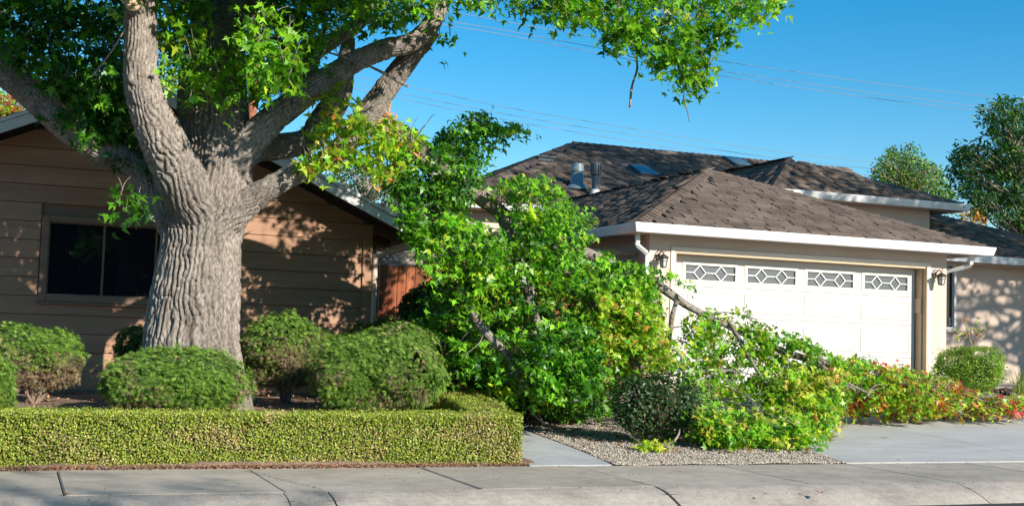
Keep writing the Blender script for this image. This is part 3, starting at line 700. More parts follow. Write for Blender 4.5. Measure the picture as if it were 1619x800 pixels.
# wall lanterns
def lantern(x, z, label):
    y = D; L = empty('wall_lantern', (x, y, z)); tag(L, label, 'lantern', 'carriage lanterns beside the garage door')
    MB().lathe((x, y-.001, z+.02), [(.055, 0), (.055, .008), (.045, .018), (.03, .024)], 14, (0, -1, 0)).build('back_plate', MT['iron'], L, True)
    arm = catmull([(x, y-.02, z+.02), (x, y-.07, z+.09), (x, y-.13, z+.115), (x, y-.18, z+.085), (x, y-.185, z+.05)], 5)
    m = MB(); m.tube(arm, np.linspace(.013, .009, len(arm)), 7)
    curl = catmull([(x+.0, y-.05, z+.05), (x-.03, y-.04, z+.10), (x-.01, y-.03, z+.13), (x+.02, y-.045, z+.115)], 5); m.tube(curl, [.007]*len(curl), 6)
    cu2 = catmull([(x+.01, y-.18, z+.085), (x+.035, y-.18, z+.115), (x+.03, y-.18, z+.145), (x+.005, y-.18, z+.14)], 5); m.tube(cu2, [.006]*len(cu2), 6)
    m.build('scroll_arm', MT['iron'], L, True)
    yc = y-.185; zt = z+.05
    MB().lathe((x, yc, zt), [(.012, .02), (.030, .012), (.045, .0), (.085, -.022), (.108, -.040), (.108, -.048), (.085, -.052)], 6).build('hood', MT['iron'], L)
    MB().lathe((x, yc, zt-.052), [(.072, 0), (.050, -.145)], 6).build('glass_body', MT['lampglass'], L)
    m = MB()
    for i in range(6):
        a_ = 2*PI*i/6; m.bar((x+.078*math.cos(a_), yc+.078*math.sin(a_), zt-.05), (x+.053*math.cos(a_), yc+.053*math.sin(a_), zt-.2), .009, .009)
        b2 = 2*PI*(i+1)/6
        for r_, zz in ((.078, -.055), (.067, -.10), (.054, -.195)): m.bar((x+r_*math.cos(a_), yc+r_*math.sin(a_), zt+zz), (x+r_*math.cos(b2), yc+r_*math.sin(b2), zt+zz), .008, .008)
    m.lathe((x, yc, zt-.2), [(.055, .006), (.05, -.006), (.02, -.014)], 6); m.build('cage', MT['iron'], L)
pL = at(1047, 408, D-.18); pR = at(1488, 437, D-.18)
lantern(float(pL[0])+.02, float(pL[2])+.0, 'black carriage lantern on the wall left of the garage door')
lantern(float(pR[0]), float(pR[2])+.0, 'black carriage lantern on the right pier of the garage')

# ================================================================ LEFT HOUSE (brown lap siding, gable to the street)
W = 15.5
HL = empty('brown_house', (1.2, 15.6, .36)); tag(HL, 'brown lap sided house with white gable fascia behind the big tree', 'house')
RX, RZ, RS = 1.2, 4.11, .45          # ridge and slope of the fascia top
rake = lambda x: RZ-.20-RS*abs(x-RX)  # underside of the rake at the wall
wall = MB(); wall.prism([(-1.65, .1), (4.18, .1), (4.18, rake(4.18)), (RX, rake(RX)), (-1.65, rake(-1.65))], W+.03, W+.12); wall = wall.build('gable_wall', MT['trimbrown'], HL)
ZB = .418; EX = .2155
for k in range(17):
    za, zb = ZB+EX*k, ZB+EX*(k+1)-.007
    spans = [(-1.62, 4.09)]
    if za < 2.44 and zb > 1.42 and k >= 5: spans = [(-1.62, .235), (2.28, 4.09)]
    if k == 4: spans = [(-1.62, 4.09)]
    for (x0, x1) in spans:
        # clip by the rake
        pts = []
        n = 60
        top = [(x, min(zb, rake(x))) for x in np.linspace(x0, x1, n)]
        top = [(x, z) for x, z in top if z > za+.004]
        if len(top) < 2: continue
        xa, xb = top[0][0], top[-1][0]
        tp = [top[0]]
        for i in range(1, len(top)-1):
            s0 = (top[i][1]-top[i-1][1]); s1 = (top[i+1][1]-top[i][1])
            if abs(s0-s1) > 1e-4: tp.append(top[i])
        tp.append(top[-1])
        poly = [(xa, za), (xb, za)]+tp[::-1]
        m = MB(); N = len(poly)
        fr = lambda x, z: W-.006-.016*(1-(z-za)/EX)
        m.add([(x, fr(x, z), z) for x, z in poly]+[(x, W+.029, z) for x, z in poly], [tuple(range(N))]+[((i+1) % N, i, N+i, N+(i+1) % N) for i in range(N)])
        m.build('siding_board', MT['siding'], wall)
m = MB(); m.bbox(4.095, 4.215, W-.045, W+.12, .40, rake(4.2)-.0, .005); m.build('corner_board', MT['siding'], HL)
m = MB(); m.box(4.12, 4.18, W+.13, 27, .1, 2.45); m.build('side_wall', MT['siding'], HL)
m = MB(); m.box(-1.65, 4.16, W-.0, W+.10, .1, .405); m.build('foundation', MT['stucco2'], HL)
m = MB(); m.box(-1.68, 4.20, W-.055, W+.0, .380, .417); m.build('water_table', MT['trimbrown'], HL)
# window
wn = MB(); zt0, zt1, xt0, xt1 = 1.43, 2.435, .245, 2.27; g0, g1, h0, h1 = .345, 2.17, 1.535, 2.345
m = wn; fw_ = .085
m.bbox(xt0, xt0+fw_, W-.05, W+.03, zt0, zt1); m.bbox(xt1-fw_, xt1, W-.05, W+.03, zt0, zt1)
m.bbox(xt0+fw_+.001, xt1-fw_-.001, W-.048, W+.03, zt1-fw_+.01, zt1); m.bbox(xt0+fw_+.001, xt1-fw_-.001, W-.048, W+.03, zt0, zt0+fw_)
wn = wn.build('window', MT['trimbrown'], HL)
m = MB()
for xx in (g0-.014, .945, 1.545, g1): m.box(xx-.013, xx+.013, W-.012, W+.02, h0-.01, h1+.0)
m.box(g0-.02, g1+.013, W-.014, W+.02, h1+.001, h1+.02); m.box(g0-.02, g1+.013, W-.014, W+.02, h0-.03, h0-.011)
m.build('sash', MT['jamb2'], wn)
for xa, xb, yo in ((g0, .932, .006), (.958, 1.532, .012), (1.558, g1-.013, .006)):
    m = MB(); m.box(xa, xb, W+yo, W+yo+.005, h0-.01, h1); m.build('pane', MT['glass'], wn)
m = MB(); m.bbox(xt0-.01, xt1+.01, W-.062, W+.0, zt0-.03, zt0-.002); m.build('sill', MT['trimbrown'], wn)
# roof
YF, YBk = 15.0, 28.0
rr = MB()
zt = lambda x: RZ-RS*abs(x-RX)
XLe, XRe = RX-3.55, RX+3.55
rr.slab([(RX, YF+.03, RZ-.01), (XRe, YF+.03, zt(XRe)-.01), (XRe, YBk, zt(XRe)-.01), (RX, YBk, RZ-.01)], .05); rr = rr.build('roof', MT['deck'], HL)
m = MB(); m.slab([(XLe, YF+.03, zt(XLe)-.01), (RX-.001, YF+.03, RZ-.01), (RX-.001, YBk, RZ-.01), (XLe, YBk, zt(XLe)-.01)], .05); m.build('roof_deck', MT['deck'], rr)
roof_plane([(XRe, YF-.03, zt(XRe)), (XRe, YBk, zt(XRe)), (RX, YBk, RZ), (RX, YF-.03, RZ)], rr, 0)
roof_plane([(XLe, YBk, zt(XLe)), (XLe, YF-.03, zt(XLe)), (RX, YF-.03, RZ), (RX, YBk, RZ)], rr, 0)
for sgn, xe in ((1, XRe), (-1, XLe)):
    # fascia in two steps: deep board with a thinner strip above
    for nm, y0, y1, a_, b_ in (('fascia_board', YF+.0, YF+.03, -.175, -.055), ('fascia_strip', YF-.018, YF+.028, -.050, -.004)):
        m = MB(); m.prism([(RX, RZ+a_), (xe, zt(xe)+a_), (xe, zt(xe)+b_), (RX, RZ+b_)][::(1 if sgn > 0 else -1)], y0, y1); m.build(nm, MT['white'], HL)
m = MB()
m.slab([(RX, YF+.031, RZ-.065), (XRe, YF+.031, zt(XRe)-.065), (XRe, W+.0, zt(XRe)-.065), (RX, W+.0, RZ-.065)], .012); m.slab([(XLe, YF+.031, zt(XLe)-.065), (RX-.002, YF+.031, RZ-.065), (RX-.002, W, RZ-.065), (XLe, W, zt(XLe)-.065)], .012)
m.build('soffit', MT['trimbrown'], HL)
for yy in (15.9, 16.5, 17.1, 17.7, 18.3):
    m = MB(); m.bar((4.22, yy, zt(4.22)-.12), (XRe-.03, yy, zt(XRe-.03)-.12), .05, .10, (0, 0, 1)); m.build('rafter_tail', MT['trimbrown'], HL)
m = MB(); m.sweep([(XRe+.0, YF+.02, zt(XRe)-.02), (XRe+.0, YBk, zt(XRe)-.02)], [(-.0, -.12), (.08, -.12), (.11, -.02), (.11, 0), (0, 0)][::1]); m.build('gutter', MT['white'], HL)
m = MB(); dp = catmull([(4.72, 15.35, 2.37), (4.66, 15.36, 2.30), (4.40, 15.44, 2.22), (4.28, 15.47, 2.16), (4.26, 15.47, 2.02), (4.26, 15.47, .42)], 5); m.tube(dp, [.038]*len(dp), 10); m.build('downspout', MT['jambw'], HL, True)

# ================================================================ FENCE BETWEEN THE HOUSES
FY = 16.5
fe = empty('redwood_fence', (5.2, FY, .3)); tag(fe, 'red brown vertical board fence with lattice top between the two houses', 'fence')
x = 4.24; BW = .126
while x < 6.9:
    m = MB(); dz = random.uniform(-.005, .005); yo = random.uniform(0, .006)
    m.bbox(x+.004, x+BW-.004, FY+yo, FY+.02+yo, .34, 2.12+dz, .003); m.build('fence_board', MT['redwood'], fe); x += BW
m = MB(); m.bbox(4.24, 6.9, FY-.035, FY+.05, 2.13, 2.185, .006); m.build('rail', MT['greywood'], fe)
m = MB(); m.bbox(4.24, 6.9, FY-.03, FY+.05, 2.50, 2.55, .006); m.build('cap_rail', MT['greywood'], fe)
for xx in (6.86,):
    m = MB(); m.bbox(xx, xx+.09, FY-.03, FY+.06, .3, 2.62, .006); m.build('post', MT['greywood'], fe)
def lattice(x0, x1, z0, z1, y, parent):
    h = z1-z0; st = .095; c = x0-h
    while c < x1:
        for sg, yo in ((1, 0), (-1, .009)):
            a_ = [c, z0] if sg > 0 else [c, z1]; b_ = [c+h, z1] if sg > 0 else [c+h, z0]
            if a_[0] < x0: t_ = (x0-a_[0])/h; a_ = [x0, a_[1]+(b_[1]-a_[1])*t_]
            if b_[0] > x1: t_ = (b_[0]-x1)/h; b_ = [x1, b_[1]+(a_[1]-b_[1])*t_]
            if b_[0]-a_[0] > .02:
                m = MB(); m.bar((a_[0], y+yo, a_[1]), (b_[0], y+yo, b_[1]), .008, .034, (0, 0, 1)); m.build('lattice_slat', MT['greywood'], parent)
        c += st
lattice(4.26, 6.86, 2.188, 2.498, FY+.008, fe)
FB = 18.75
f2 = empty('lattice_fence', (8.3, FB, .3)); tag(f2, 'board fence with pale cap rail and lattice beside the garage corner', 'fence')
x = 6.95
while x < 9.64:
    m = MB(); m.bbox(x+.004, x+BW-.004, FB+.0, FB+.02, .34, 2.30, .003); m.build('fence_board', MT['redwood'], f2); x += BW
m = MB(); m.bbox(6.95, 9.66, FB-.035, FB+.05, 2.305, 2.36, .006); m.build('rail', MT['greywood'], f2)
m = MB(); m.bbox(6.95, 9.66, FB-.06, FB+.08, 2.62, 2.70, .006); m.build('cap_rail', MT['greywood'], f2)
lattice(6.95, 9.66, 2.365, 2.618, FB+.01, f2)

# ================================================================ UTILITY POLE AND WIRES
pp = at(399, 170, 34)
up_ = empty('utility_pole', (pp[0], pp[1], .3)); tag(up_, 'reddish wooden utility pole rising behind the trunk of the big tree', 'utility pole')
m = MB(); m.tube([(pp[0], pp[1], .2), (pp[0], pp[1], 6), (pp[0], pp[1], 12)], [.15, .13, .11], 12); m.build('shaft', MT['pole'], up_, True)
m = MB(); m.bar((pp[0]-1.2, pp[1]-.12, 11.3), (pp[0]+1.2, pp[1]-.12, 11.3), .1, .12); m.build('crossarm', MT['pole'], up_)
WR = [([(560, -4), (705, 18), (800, 35), (930, 58), (1120, 94), (1210, 107), (1400, 134), (1619, 160)], 30, 'highest of the thin power lines crossing the sky'),
      ([(560, 2), (705, 33), (800, 49), (955, 78), (1110, 108), (1210, 123), (1400, 150), (1619, 178)], 30.4, 'second of the upper thin power lines crossing the sky'),
      ([(560, 8), (705, 40), (800, 56), (1035, 102), (1210, 131), (1400, 158), (1619, 184)], 30.8, 'third of the upper thin power lines crossing the sky'),
      ([(480, 108), (645, 137), (800, 170), (1000, 204), (1209, 237), (1509, 272), (1619, 284)], 36, 'top wire of the lower set passing just above the roofs'),
      ([(480, 114), (620, 145), (800, 181), (1000, 214), (1209, 248), (1509, 281), (1619, 292)], 36.4, 'middle wire of the lower set passing just above the roofs'),
      ([(480, 122), (615, 152), (800, 190), (1000, 224), (1200, 256), (1344, 274), (1504, 290), (1619, 302)], 36.8, 'lowest wire of all, skimming the roof ridges')]
for pts, d_, lab in WR:
    q = pts
    P = catmull([at(px, py, d_+(px-800)*.004) for px, py in q], 8); m = MB(); m.tube(P, [.0078]*len(P), 5)
    tag(m.build('power_line', MT['wire'], None, True), lab, 'power line', 'power lines across the sky')

# ================================================================ FOLIAGE TOOLS
LEAF_ME = {}
def leaf_mesh(col, tm=STAR, key='s'):
    k = (key, tuple(round(c, 3) for c in col))
    if k not in LEAF_ME:
        LEAF_ME[k] = npmesh('leaf', tm[0].copy(), tm[1], MT['leaf'], np.repeat(np.array([col]), len(tm[0]), 0))
    return LEAF_ME[k]
class Foliage:
    def __init__(s): s.P = []; s.N = []; s.S = []; s.K = []; s.T = []
    def clusters(s, cen, rad, m, size, pal, down=.5, up=.55, sun=.5, rnd=.75, flat=.75, tintvar=.25):
        """cen (n,3) cluster centres; m leaves round each"""
        # each cluster is a spray: leaves set along a drooping shoot, facing roughly alike
        n = len(cen); m = int(m*1.35); ax = rng.normal(size=(n, 3))*np.array([1, .8, .35]); ax /= np.linalg.norm(ax, axis=1)[:, None]; ax[:, 2] -= .35*down*2; L = rad*rng.uniform(1.1, 2.0, n)
        nb = rng.normal(size=(n, 3))*rnd*.75
        ax = np.repeat(ax, m, 0); L = np.repeat(L, m)[:, None]; nb = np.repeat(nb, m, 0); cen = np.repeat(cen, m, 0); t = rng.uniform(-1, 1, (n*m, 1))
        r = ax*t*L*.6+np.array([0, 0, -1.0])*(t*L)**2*.9+rng.normal(size=(n*m, 3))*rad*.30*np.array([1, 1, flat])
        P = cen+r
        N = np.array([0, 0, up])+SUND*sun+nb+rng.normal(size=(n*m, 3))*rnd*.62
        T = ax*.9+rng.normal(size=(n*m, 3))*.5+np.array([0, 0, -down*1.2])
        base = np.repeat(palette(n, pal), m, 0); own = palette(n*m, pal); mix_ = rng.random((n*m, 1)) < .35
        K = np.where(mix_, own, base*rng.uniform(.8, 1.2, (n*m, 1)))*np.repeat(rng.uniform(1-tintvar, 1+tintvar, (n, 1)), m, 0)
        s.P.append(P); s.N.append(N); s.S.append(rng.uniform(size*.6, size*1.2, n*m)); s.K.append(K); s.T.append(T); return P
    def arrays(s): return [np.concatenate(a) for a in (s.P, s.N, s.S, s.K, s.T)]
    def build(s, parent, name='foliage', mat='leaf', tm=STAR, nobj=0, ground=False, clear=None):
        P, N, S, K, T = s.arrays()
        if ground:
            g = zg(P[:, 0], P[:, 1])+.02; low = P[:, 2] < g; P[low, 2] = g[low]+rng.random(low.sum())*.09; N[low] = np.array([0, -.2, 1.0])+rng.normal(size=(low.sum(), 3))*.4
        K = np.clip(K, .004, .75)
        if clear:
            # the photograph shows bare bark here: nothing hangs in front of it
            v = P-EYE; zc = v@FWD; px = PX0+FP*(v@RGT)/zc; py = PY0-FP*(v@UPV)/zc; ok = np.ones(len(P), bool)
            for cx, cy, cr, cd in clear: ok &= ~((np.hypot(px-cx, py-cy) < cr*rng.uniform(.7, 1.15, len(P))) & (P[:, 1] < cd))
            P, N, S, K, T = P[ok], N[ok], S[ok], K[ok], T[ok]
        if nobj:
            # leaves nearest the camera and inside the frame become objects
            v = P-EYE; zc = v@FWD; px = PX0+FP*(v@RGT)/zc; py = PY0-FP*(v@UPV)/zc
            sc_ = np.where((px > 5) & (px < 1614) & (py > 5) & (py < 795), S/zc, 0)
            idx = np.argsort(-sc_*rng.uniform(.75, 1, len(P)))[:nobj]
            base = Vector((0, 0, 0)); p_ = parent
            while p_ is not None: base += p_.location; p_ = p_.parent
            pal_ = [np.array(c) for c in (G_D, G_M, G_L, G_Y, G_G, G_O, G_R)]
            for i in idx:
                nn = Vector(N[i]).normalized(); t_ = Vector(T[i]+rng.normal(size=3)*.35); yv = (t_-nn*t_.dot(nn)).normalized(); xv = yv.cross(nn)
                kk = min(range(len(pal_)), key=lambda q: np.abs(pal_[q]/pal_[q].sum()-K[i]/K[i].sum()).sum()*2+.25*abs(math.log(pal_[q].sum()/K[i].sum())))
                o = bpy.data.objects.new('leaf', leaf_mesh(tuple(pal_[kk]), tm, name)); C.objects.link(o); o.parent = parent
                R3 = Matrix((xv, yv, nn)).transposed().to_4x4()
                o.matrix_basis = Matrix.Translation(Vector(P[i])-base)@R3@Matrix.Scale(float(S[i]), 4)
            keepm = np.ones(len(P), bool); keepm[idx] = False
            P, N, S, K, T = P[keepm], N[keepm], S[keepm], K[keepm], T[keepm]
        V, F, KK = scatter(P, N, S, K, tm, T, True)
        o = link(name, npmesh(name, V, F, MT[mat], KK)); o['kind'] = 'stuff'
        if parent is not None: keep(o, parent)
        return o
def twigs(name, mat, parent, pairs, r=.006):
    """thin crooked twigs from a to b joined into one mesh"""
    m = MB()
    for a_, b_ in pairs:
        a_, b_ = np.array(a_), np.array(b_); L = np.linalg.norm(b_-a_)
        mid = (a_+b_)/2+rng.normal(size=3)*L*.10+np.array([0, 0, .06*L]); P = catmull([a_, mid, b_], 3)
        m.tube(P, np.linspace(r, r*.35, len(P)), 4)
    o = m.build(name, MT[mat], parent, True); o['kind'] = 'stuff'; return o
def in_poly_px(poly, n, dlo, dhi):
    """points scattered through a volume: outline as seen in the photograph, distance between dlo and dhi (callables of px, py or numbers)"""
    x, y = polysample(poly, n); lo = dlo(x, y) if callable(dlo) else dlo; hi = dhi(x, y) if callable(dhi) else dhi
    return at_n(x, y, lo+(hi-lo)*rng.random(n))

# ================================================================ THE BIG TREE
tree = empty('sweetgum_tree', (1.7, 12.9, .36)); tag(tree, 'large sweetgum tree with thick furrowed grey trunk in front of the brown house', 'tree')
TD = 12.9
def lp(pts): return [(at(px, py, d), r) for px, py, d, r in pts]
mpp = 1/ (FP/TD)
LIMBS = [
 [((1.72, TD, .20), .66), ((1.72, TD, .45), .585), ((1.70, TD, .70), .525), (at(303, 545, TD), .49), (at(308, 480, TD), .455), (at(315, 420, TD), .42), (at(320, 370, TD), .405), (at(330, 315, TD), .43), (at(338, 270, TD), .385), (at(340, 215, TD+.1), .37), (at(336, 150, TD+.15), .35), (at(340, 90, TD+.2), .31), (at(352, 30, TD+.25), .24), (at(360, -60, TD+.3), .20), (at(366, -200, TD+.4), .16), (at(372, -420, TD+.5), .08)],
 lp([(318, 345, 12.75, .27), (296, 300, 12.6, .265), (272, 255, 12.5, .25), (250, 205, 12.4, .225), (229, 155, 12.35, .19), (223, 115, 12.35, .175), (223, 60, 12.35, .165), (223, 10, 12.35, .16), (232, -60, 12.35, .15), (250, -180, 12.3, .11), (260, -330, 12.2, .06)]),
 lp([(222, 25, 12.35, .10), (212, 8, 12.18, .085), (210, 4, 12.10, .083)]),
 lp([(300, 380, 12.9, .25), (262, 325, 12.95, .20), (225, 275, 13.0, .155), (178, 245, 13.0, .145), (140, 228, 13.0, .14), (98, 195, 13.0, .15), (55, 150, 13.0, .165), (0, 105, 13.0, .15), (-60, 40, 13.0, .13), (-110, -60, 13.0, .10)]),
 lp([(345, 280, 12.8, .26), (385, 235, 12.7, .19), (430, 190, 12.65, .155), (478, 152, 12.6, .145), (522, 122, 12.55, .135), (562, 98, 12.5, .12), (610, 78, 12.5, .115), (650, 68, 12.5, .105), (680, 42, 12.5, .105), (694, 8, 12.5, .10), (700, -60, 12.4, .08), (735, -180, 12.3, .05)]),
 lp([(470, 158, 12.7, .12), (492, 92, 12.8, .10), (530, 62, 12.85, .085), (562, 42, 12.9, .08), (580, 12, 12.9, .075), (584, -60, 12.9, .06), (600, -200, 12.9, .03)]),
 lp([(350, 270, 13.05, .28), (395, 238, 13.15, .17), (440, 232, 13.2, .15), (485, 224, 13.2, .15), (512, 190, 13.2, .16), (536, 150, 13.15, .14), (545, 110, 13.1, .1), (552, 60, 13.1, .07)]),
 lp([(335, 362, 12.72, .25), (368, 338, 12.66, .19), (396, 317, 12.58, .15), (425, 298, 12.5, .13), (455, 281, 12.5, .115), (486, 268, 12.6, .105), (520, 250, 12.75, .10), (548, 225, 12.9, .13), (566, 205, 12.95, .14), (590, 170, 12.9, .14), (612, 138, 12.85, .13), (640, 102, 12.8, .12), (664, 72, 12.7, .11), (684, 48, 12.6, .10)]),
 lp([(352, 60, 13.1, .20), (310, 10, 13.3, .15), (262, -60, 13.4, .11), (180, -190, 13.6, .06)]),
 lp([(350, 50, 13.1, .20), (400, -20, 13.0, .15), (470, -120, 12.6, .11), (600, -260, 12.0, .06)]),
 # root flare
 [((1.70, 12.75, .75), .33), ((1.98, 12.62, .46), .20), ((2.20, 12.60, .30), .10)],
 [((1.65, 12.75, .75), .33), ((1.38, 12.55, .48), .22), ((1.12, 12.45, .30), .10)],
 [((1.70, 12.75, .70), .33), ((1.80, 12.40, .44), .22), ((1.85, 12.2, .28), .10)],
 [((1.70, 13.1, .70), .33), ((2.2, 13.3, .42), .20), ((2.5, 13.5, .28), .08)],
]
LIMBS = [[(q_, r_*(.90 if 1 <= i_ <= 9 else .965)) for q_, r_ in lb] for i_, lb in enumerate(LIMBS)]
def bark_mesh(name, limbs, vox, depth=.020, mat='bark'):
    m = MB(); SP = []; ST = []; SR = []; SS = []; SU = []; SW = []; SR0 = []; ID = []
    for li, lb in enumerate(limbs):
        P = catmull([p for p, r in lb], 6); R = catmull([(r, 0, 0) for p, r in lb], 6)[:, 0]
        m.tube(P, R, 20 if R.max() > .1 else 12)
        T, U, Wv = frames(P); s_ = np.concatenate([[0], np.cumsum(np.linalg.norm(np.diff(P, axis=0), axis=1))])
        SP.append(P); ST.append(T); SU.append(U); SW.append(Wv); SR.append(R); SS.append(s_+li*13.7); SR0.append(np.full(len(P), max(.08, np.median(R)))); ID.append(np.full(len(P), li))
    me = m.mesh(name+'_base'); o = bpy.data.objects.new('tmp', me); C.objects.link(o)
    md = o.modifiers.new('r', 'REMESH'); md.mode = 'VOXEL'; md.voxel_size = vox; md.adaptivity = 0
    md2 = o.modifiers.new('s', 'SMOOTH'); md2.factor = .6; md2.iterations = 7
    dg = bpy.context.evaluated_depsgraph_get(); me2 = bpy.data.meshes.new_from_object(o.evaluated_get(dg))
    bpy.data.objects.remove(o); bpy.data.meshes.remove(me)
    n = len(me2.vertices); V = np.empty(n*3, np.float32); me2.vertices.foreach_get('co', V); V = V.reshape(-1, 3).astype(float)
    nr = np.empty(n*3, np.float32); me2.vertices.foreach_get('normal', nr); nr = nr.reshape(-1, 3).astype(float)
    SP, ST, SU, SW, SR, SS, SR0, ID = [np.concatenate(a) for a in (SP, ST, SU, SW, SR, SS, SR0, ID)]
    near = np.empty(n, int)
    for i in range(0, n, 8000):
        d = np.linalg.norm(V[i:i+8000, None, :]-SP[None], axis=2)-SR[None]; near[i:i+8000] = d.argmin(1)
    q = V-SP[near]; al = SS[near]+np.sum(q*ST[near], 1)
    cu = np.sum(q*SU[near], 1); cw = np.sum(q*SW[near], 1); ln = np.hypot(cu, cw)+1e-6; R0 = SR0[near]
    a, b = cu/ln*R0, cw/ln*R0
    wob = (fbm(V[:, 0]*3, V[:, 1]*3, V[:, 2]*2, 2)-.5)
    small = np.clip(SR[near]/.35, .35, 1)
    f1 = 12.0/np.sqrt(small)
    wx = (fbm(V[:, 0]*5, V[:, 1]*5, V[:, 2]*5, 2)-.5)*.05
    th = np.arctan2(cw, cu); sp = .058*np.sqrt(small)*np.where(small < .95, .9, 1); K_ = np.maximum(6, np.round(2*PI*R0/sp))
    wa = fbm(V[:, 0]*2.6+3, V[:, 1]*2.6, al*1.5, 3)-.5; wb = vnoise(V[:, 0]*11, V[:, 1]*11, al*6.5)-.5
    ph = K_*th/(2*PI)+wa*4.2+wb*1.15
    rid = np.abs(np.sin(PI*ph))**.7                                    # rounded plates with sharp furrows between
    ph2 = K_*1.0*th/(2*PI)-wa*3.4+wb*.9+.5*np.sin(al*5.3+wa*9)
    rid2 = np.clip(np.abs(np.sin(PI*ph2))*3.2, 0, 1)                      # second set crossing the first: lens shaped plates
    brk = sstep(.04, .22, np.abs(2*vnoise(a*14+5, b*14, al*8+wa*6)-1))
    hgt = ((rid*.50+rid2*.28+brk*.22)-.72)*depth*3.3*np.sqrt(small)*.9+(vnoise(V[:, 0]*60, V[:, 1]*60, V[:, 2]*30)-.5)*.006*small+wob*.03*small
    V = V+nr*hgt[:, None]
    me2.vertices.foreach_set('co', V.astype(np.float32).ravel()); me2.update()
    me2.polygons.foreach_set('use_smooth', [True]*len(me2.polygons)); me2.name = name; me2.materials.clear(); me2.materials.append(MT[mat])
    print(name, 'verts', n); return me2
trunk = link('trunk', bark_mesh('trunk', LIMBS, .0112, .024)); keep(trunk, tree)
# sawn end of a removed branch at the top of the front limb, and a healed scar
c0 = at(210, 3, 12.02); ax = Vector(V3(at(210, 4, 12.10)-at(212, 8, 12.25))).normalized()
MB().lathe(V3(at(210, 5, 12.07)), [(.078, -.02), (.078, .012), (.066, .020), (.05, .017), (.03, .02), (.004, .019)], 20, tuple(ax)).build('sawn_end', MT['cutwood'], tree, True)
sc = at(221, 122, 12.19); m = MB()
m.lathe(V3(sc+np.array([0, .06, 0])), [(.115, 0), (.105, .035), (.085, .055), (.055, .050), (.03, .042), (.004, .045)], 22, (-.15, -1, .15))
m.v = [(x+.006*math.sin(z*60+x*30), y, z) for x, y, z in m.v]; m.build('branch_scar', MT['bark2'], tree, True)
# dead broken stick lodged in the fork, hanging dead twig, bare twigs
def stick(pts, r0, r1, parent, name='dead_twig', mat='bark2'):
    P = catmull([at(*p) for p in pts], 5); m = MB(); m.tube(P, np.linspace(r0, r1, len(P)), 7, .3); return m.build(name, MT[mat], parent, True)
ds = empty('broken_stick', V3(at(520, 85, 12.3))); tag(ds, 'pale dead stick lodged across the two upper right limbs', 'stick')
stick([(520, 84, 12.3), (548, 92, 12.25), (590, 108, 12.2), (645, 137, 12.15)], .010, .018, ds, 'stem'); stick([(548, 92, 12.25), (534, 84, 12.2), (524, 76, 12.2)], .007, .003, ds, 'twig'); stick([(560, 97, 12.25), (545, 80, 12.2), (530, 72, 12.2)], .006, .003, ds, 'twig')
ht = empty('hanging_twig', V3(at(1006, 60, 11.8))); tag(ht, 'bare dead twig hanging down from the right end of the canopy', 'twig')
stick([(1001, 32, 11.8), (1005, 60, 11.8), (1007, 95, 11.8), (1007, 112, 11.8), (999, 138, 11.8), (996, 170, 11.8)], .010, .014, ht, 'stem')
for q in ([(1006, 95, 11.8), (995, 75, 11.75), (984, 48, 11.7), (978, 40, 11.7)], [(1007, 96, 11.8), (1012, 60, 11.85), (1008, 32, 11.9)], [(1005, 92, 11.8), (992, 88, 11.8), (975, 70, 11.7)]): stick(q, .006, .0035, ht, 'twig')
stick([(1080, 150, 11.6), (1087, 178, 11.6), (1090, 193, 11.6)], .006, .004, tree)
stick([(197, 48, 12.0), (176, 82, 12.0), (147, 120, 12.0)], .007, .010, tree)

crown = Foliage()
NAT = [(5, G_M), (4, G_L), (2, G_D), (.35, G_Y)]; DRK = [(5, G_D), (4, G_M), (.3, G_L)]; LIT = [(4, G_M), (6, G_L), (1, G_Y), (.8, G_D)]; YEL = [(5, G_L), (6, G_Y), (.9, G_G), (.12, G_O)]  # DRK and LIT carry the shade and sunlight of each mass in leaf colour
LS = .073
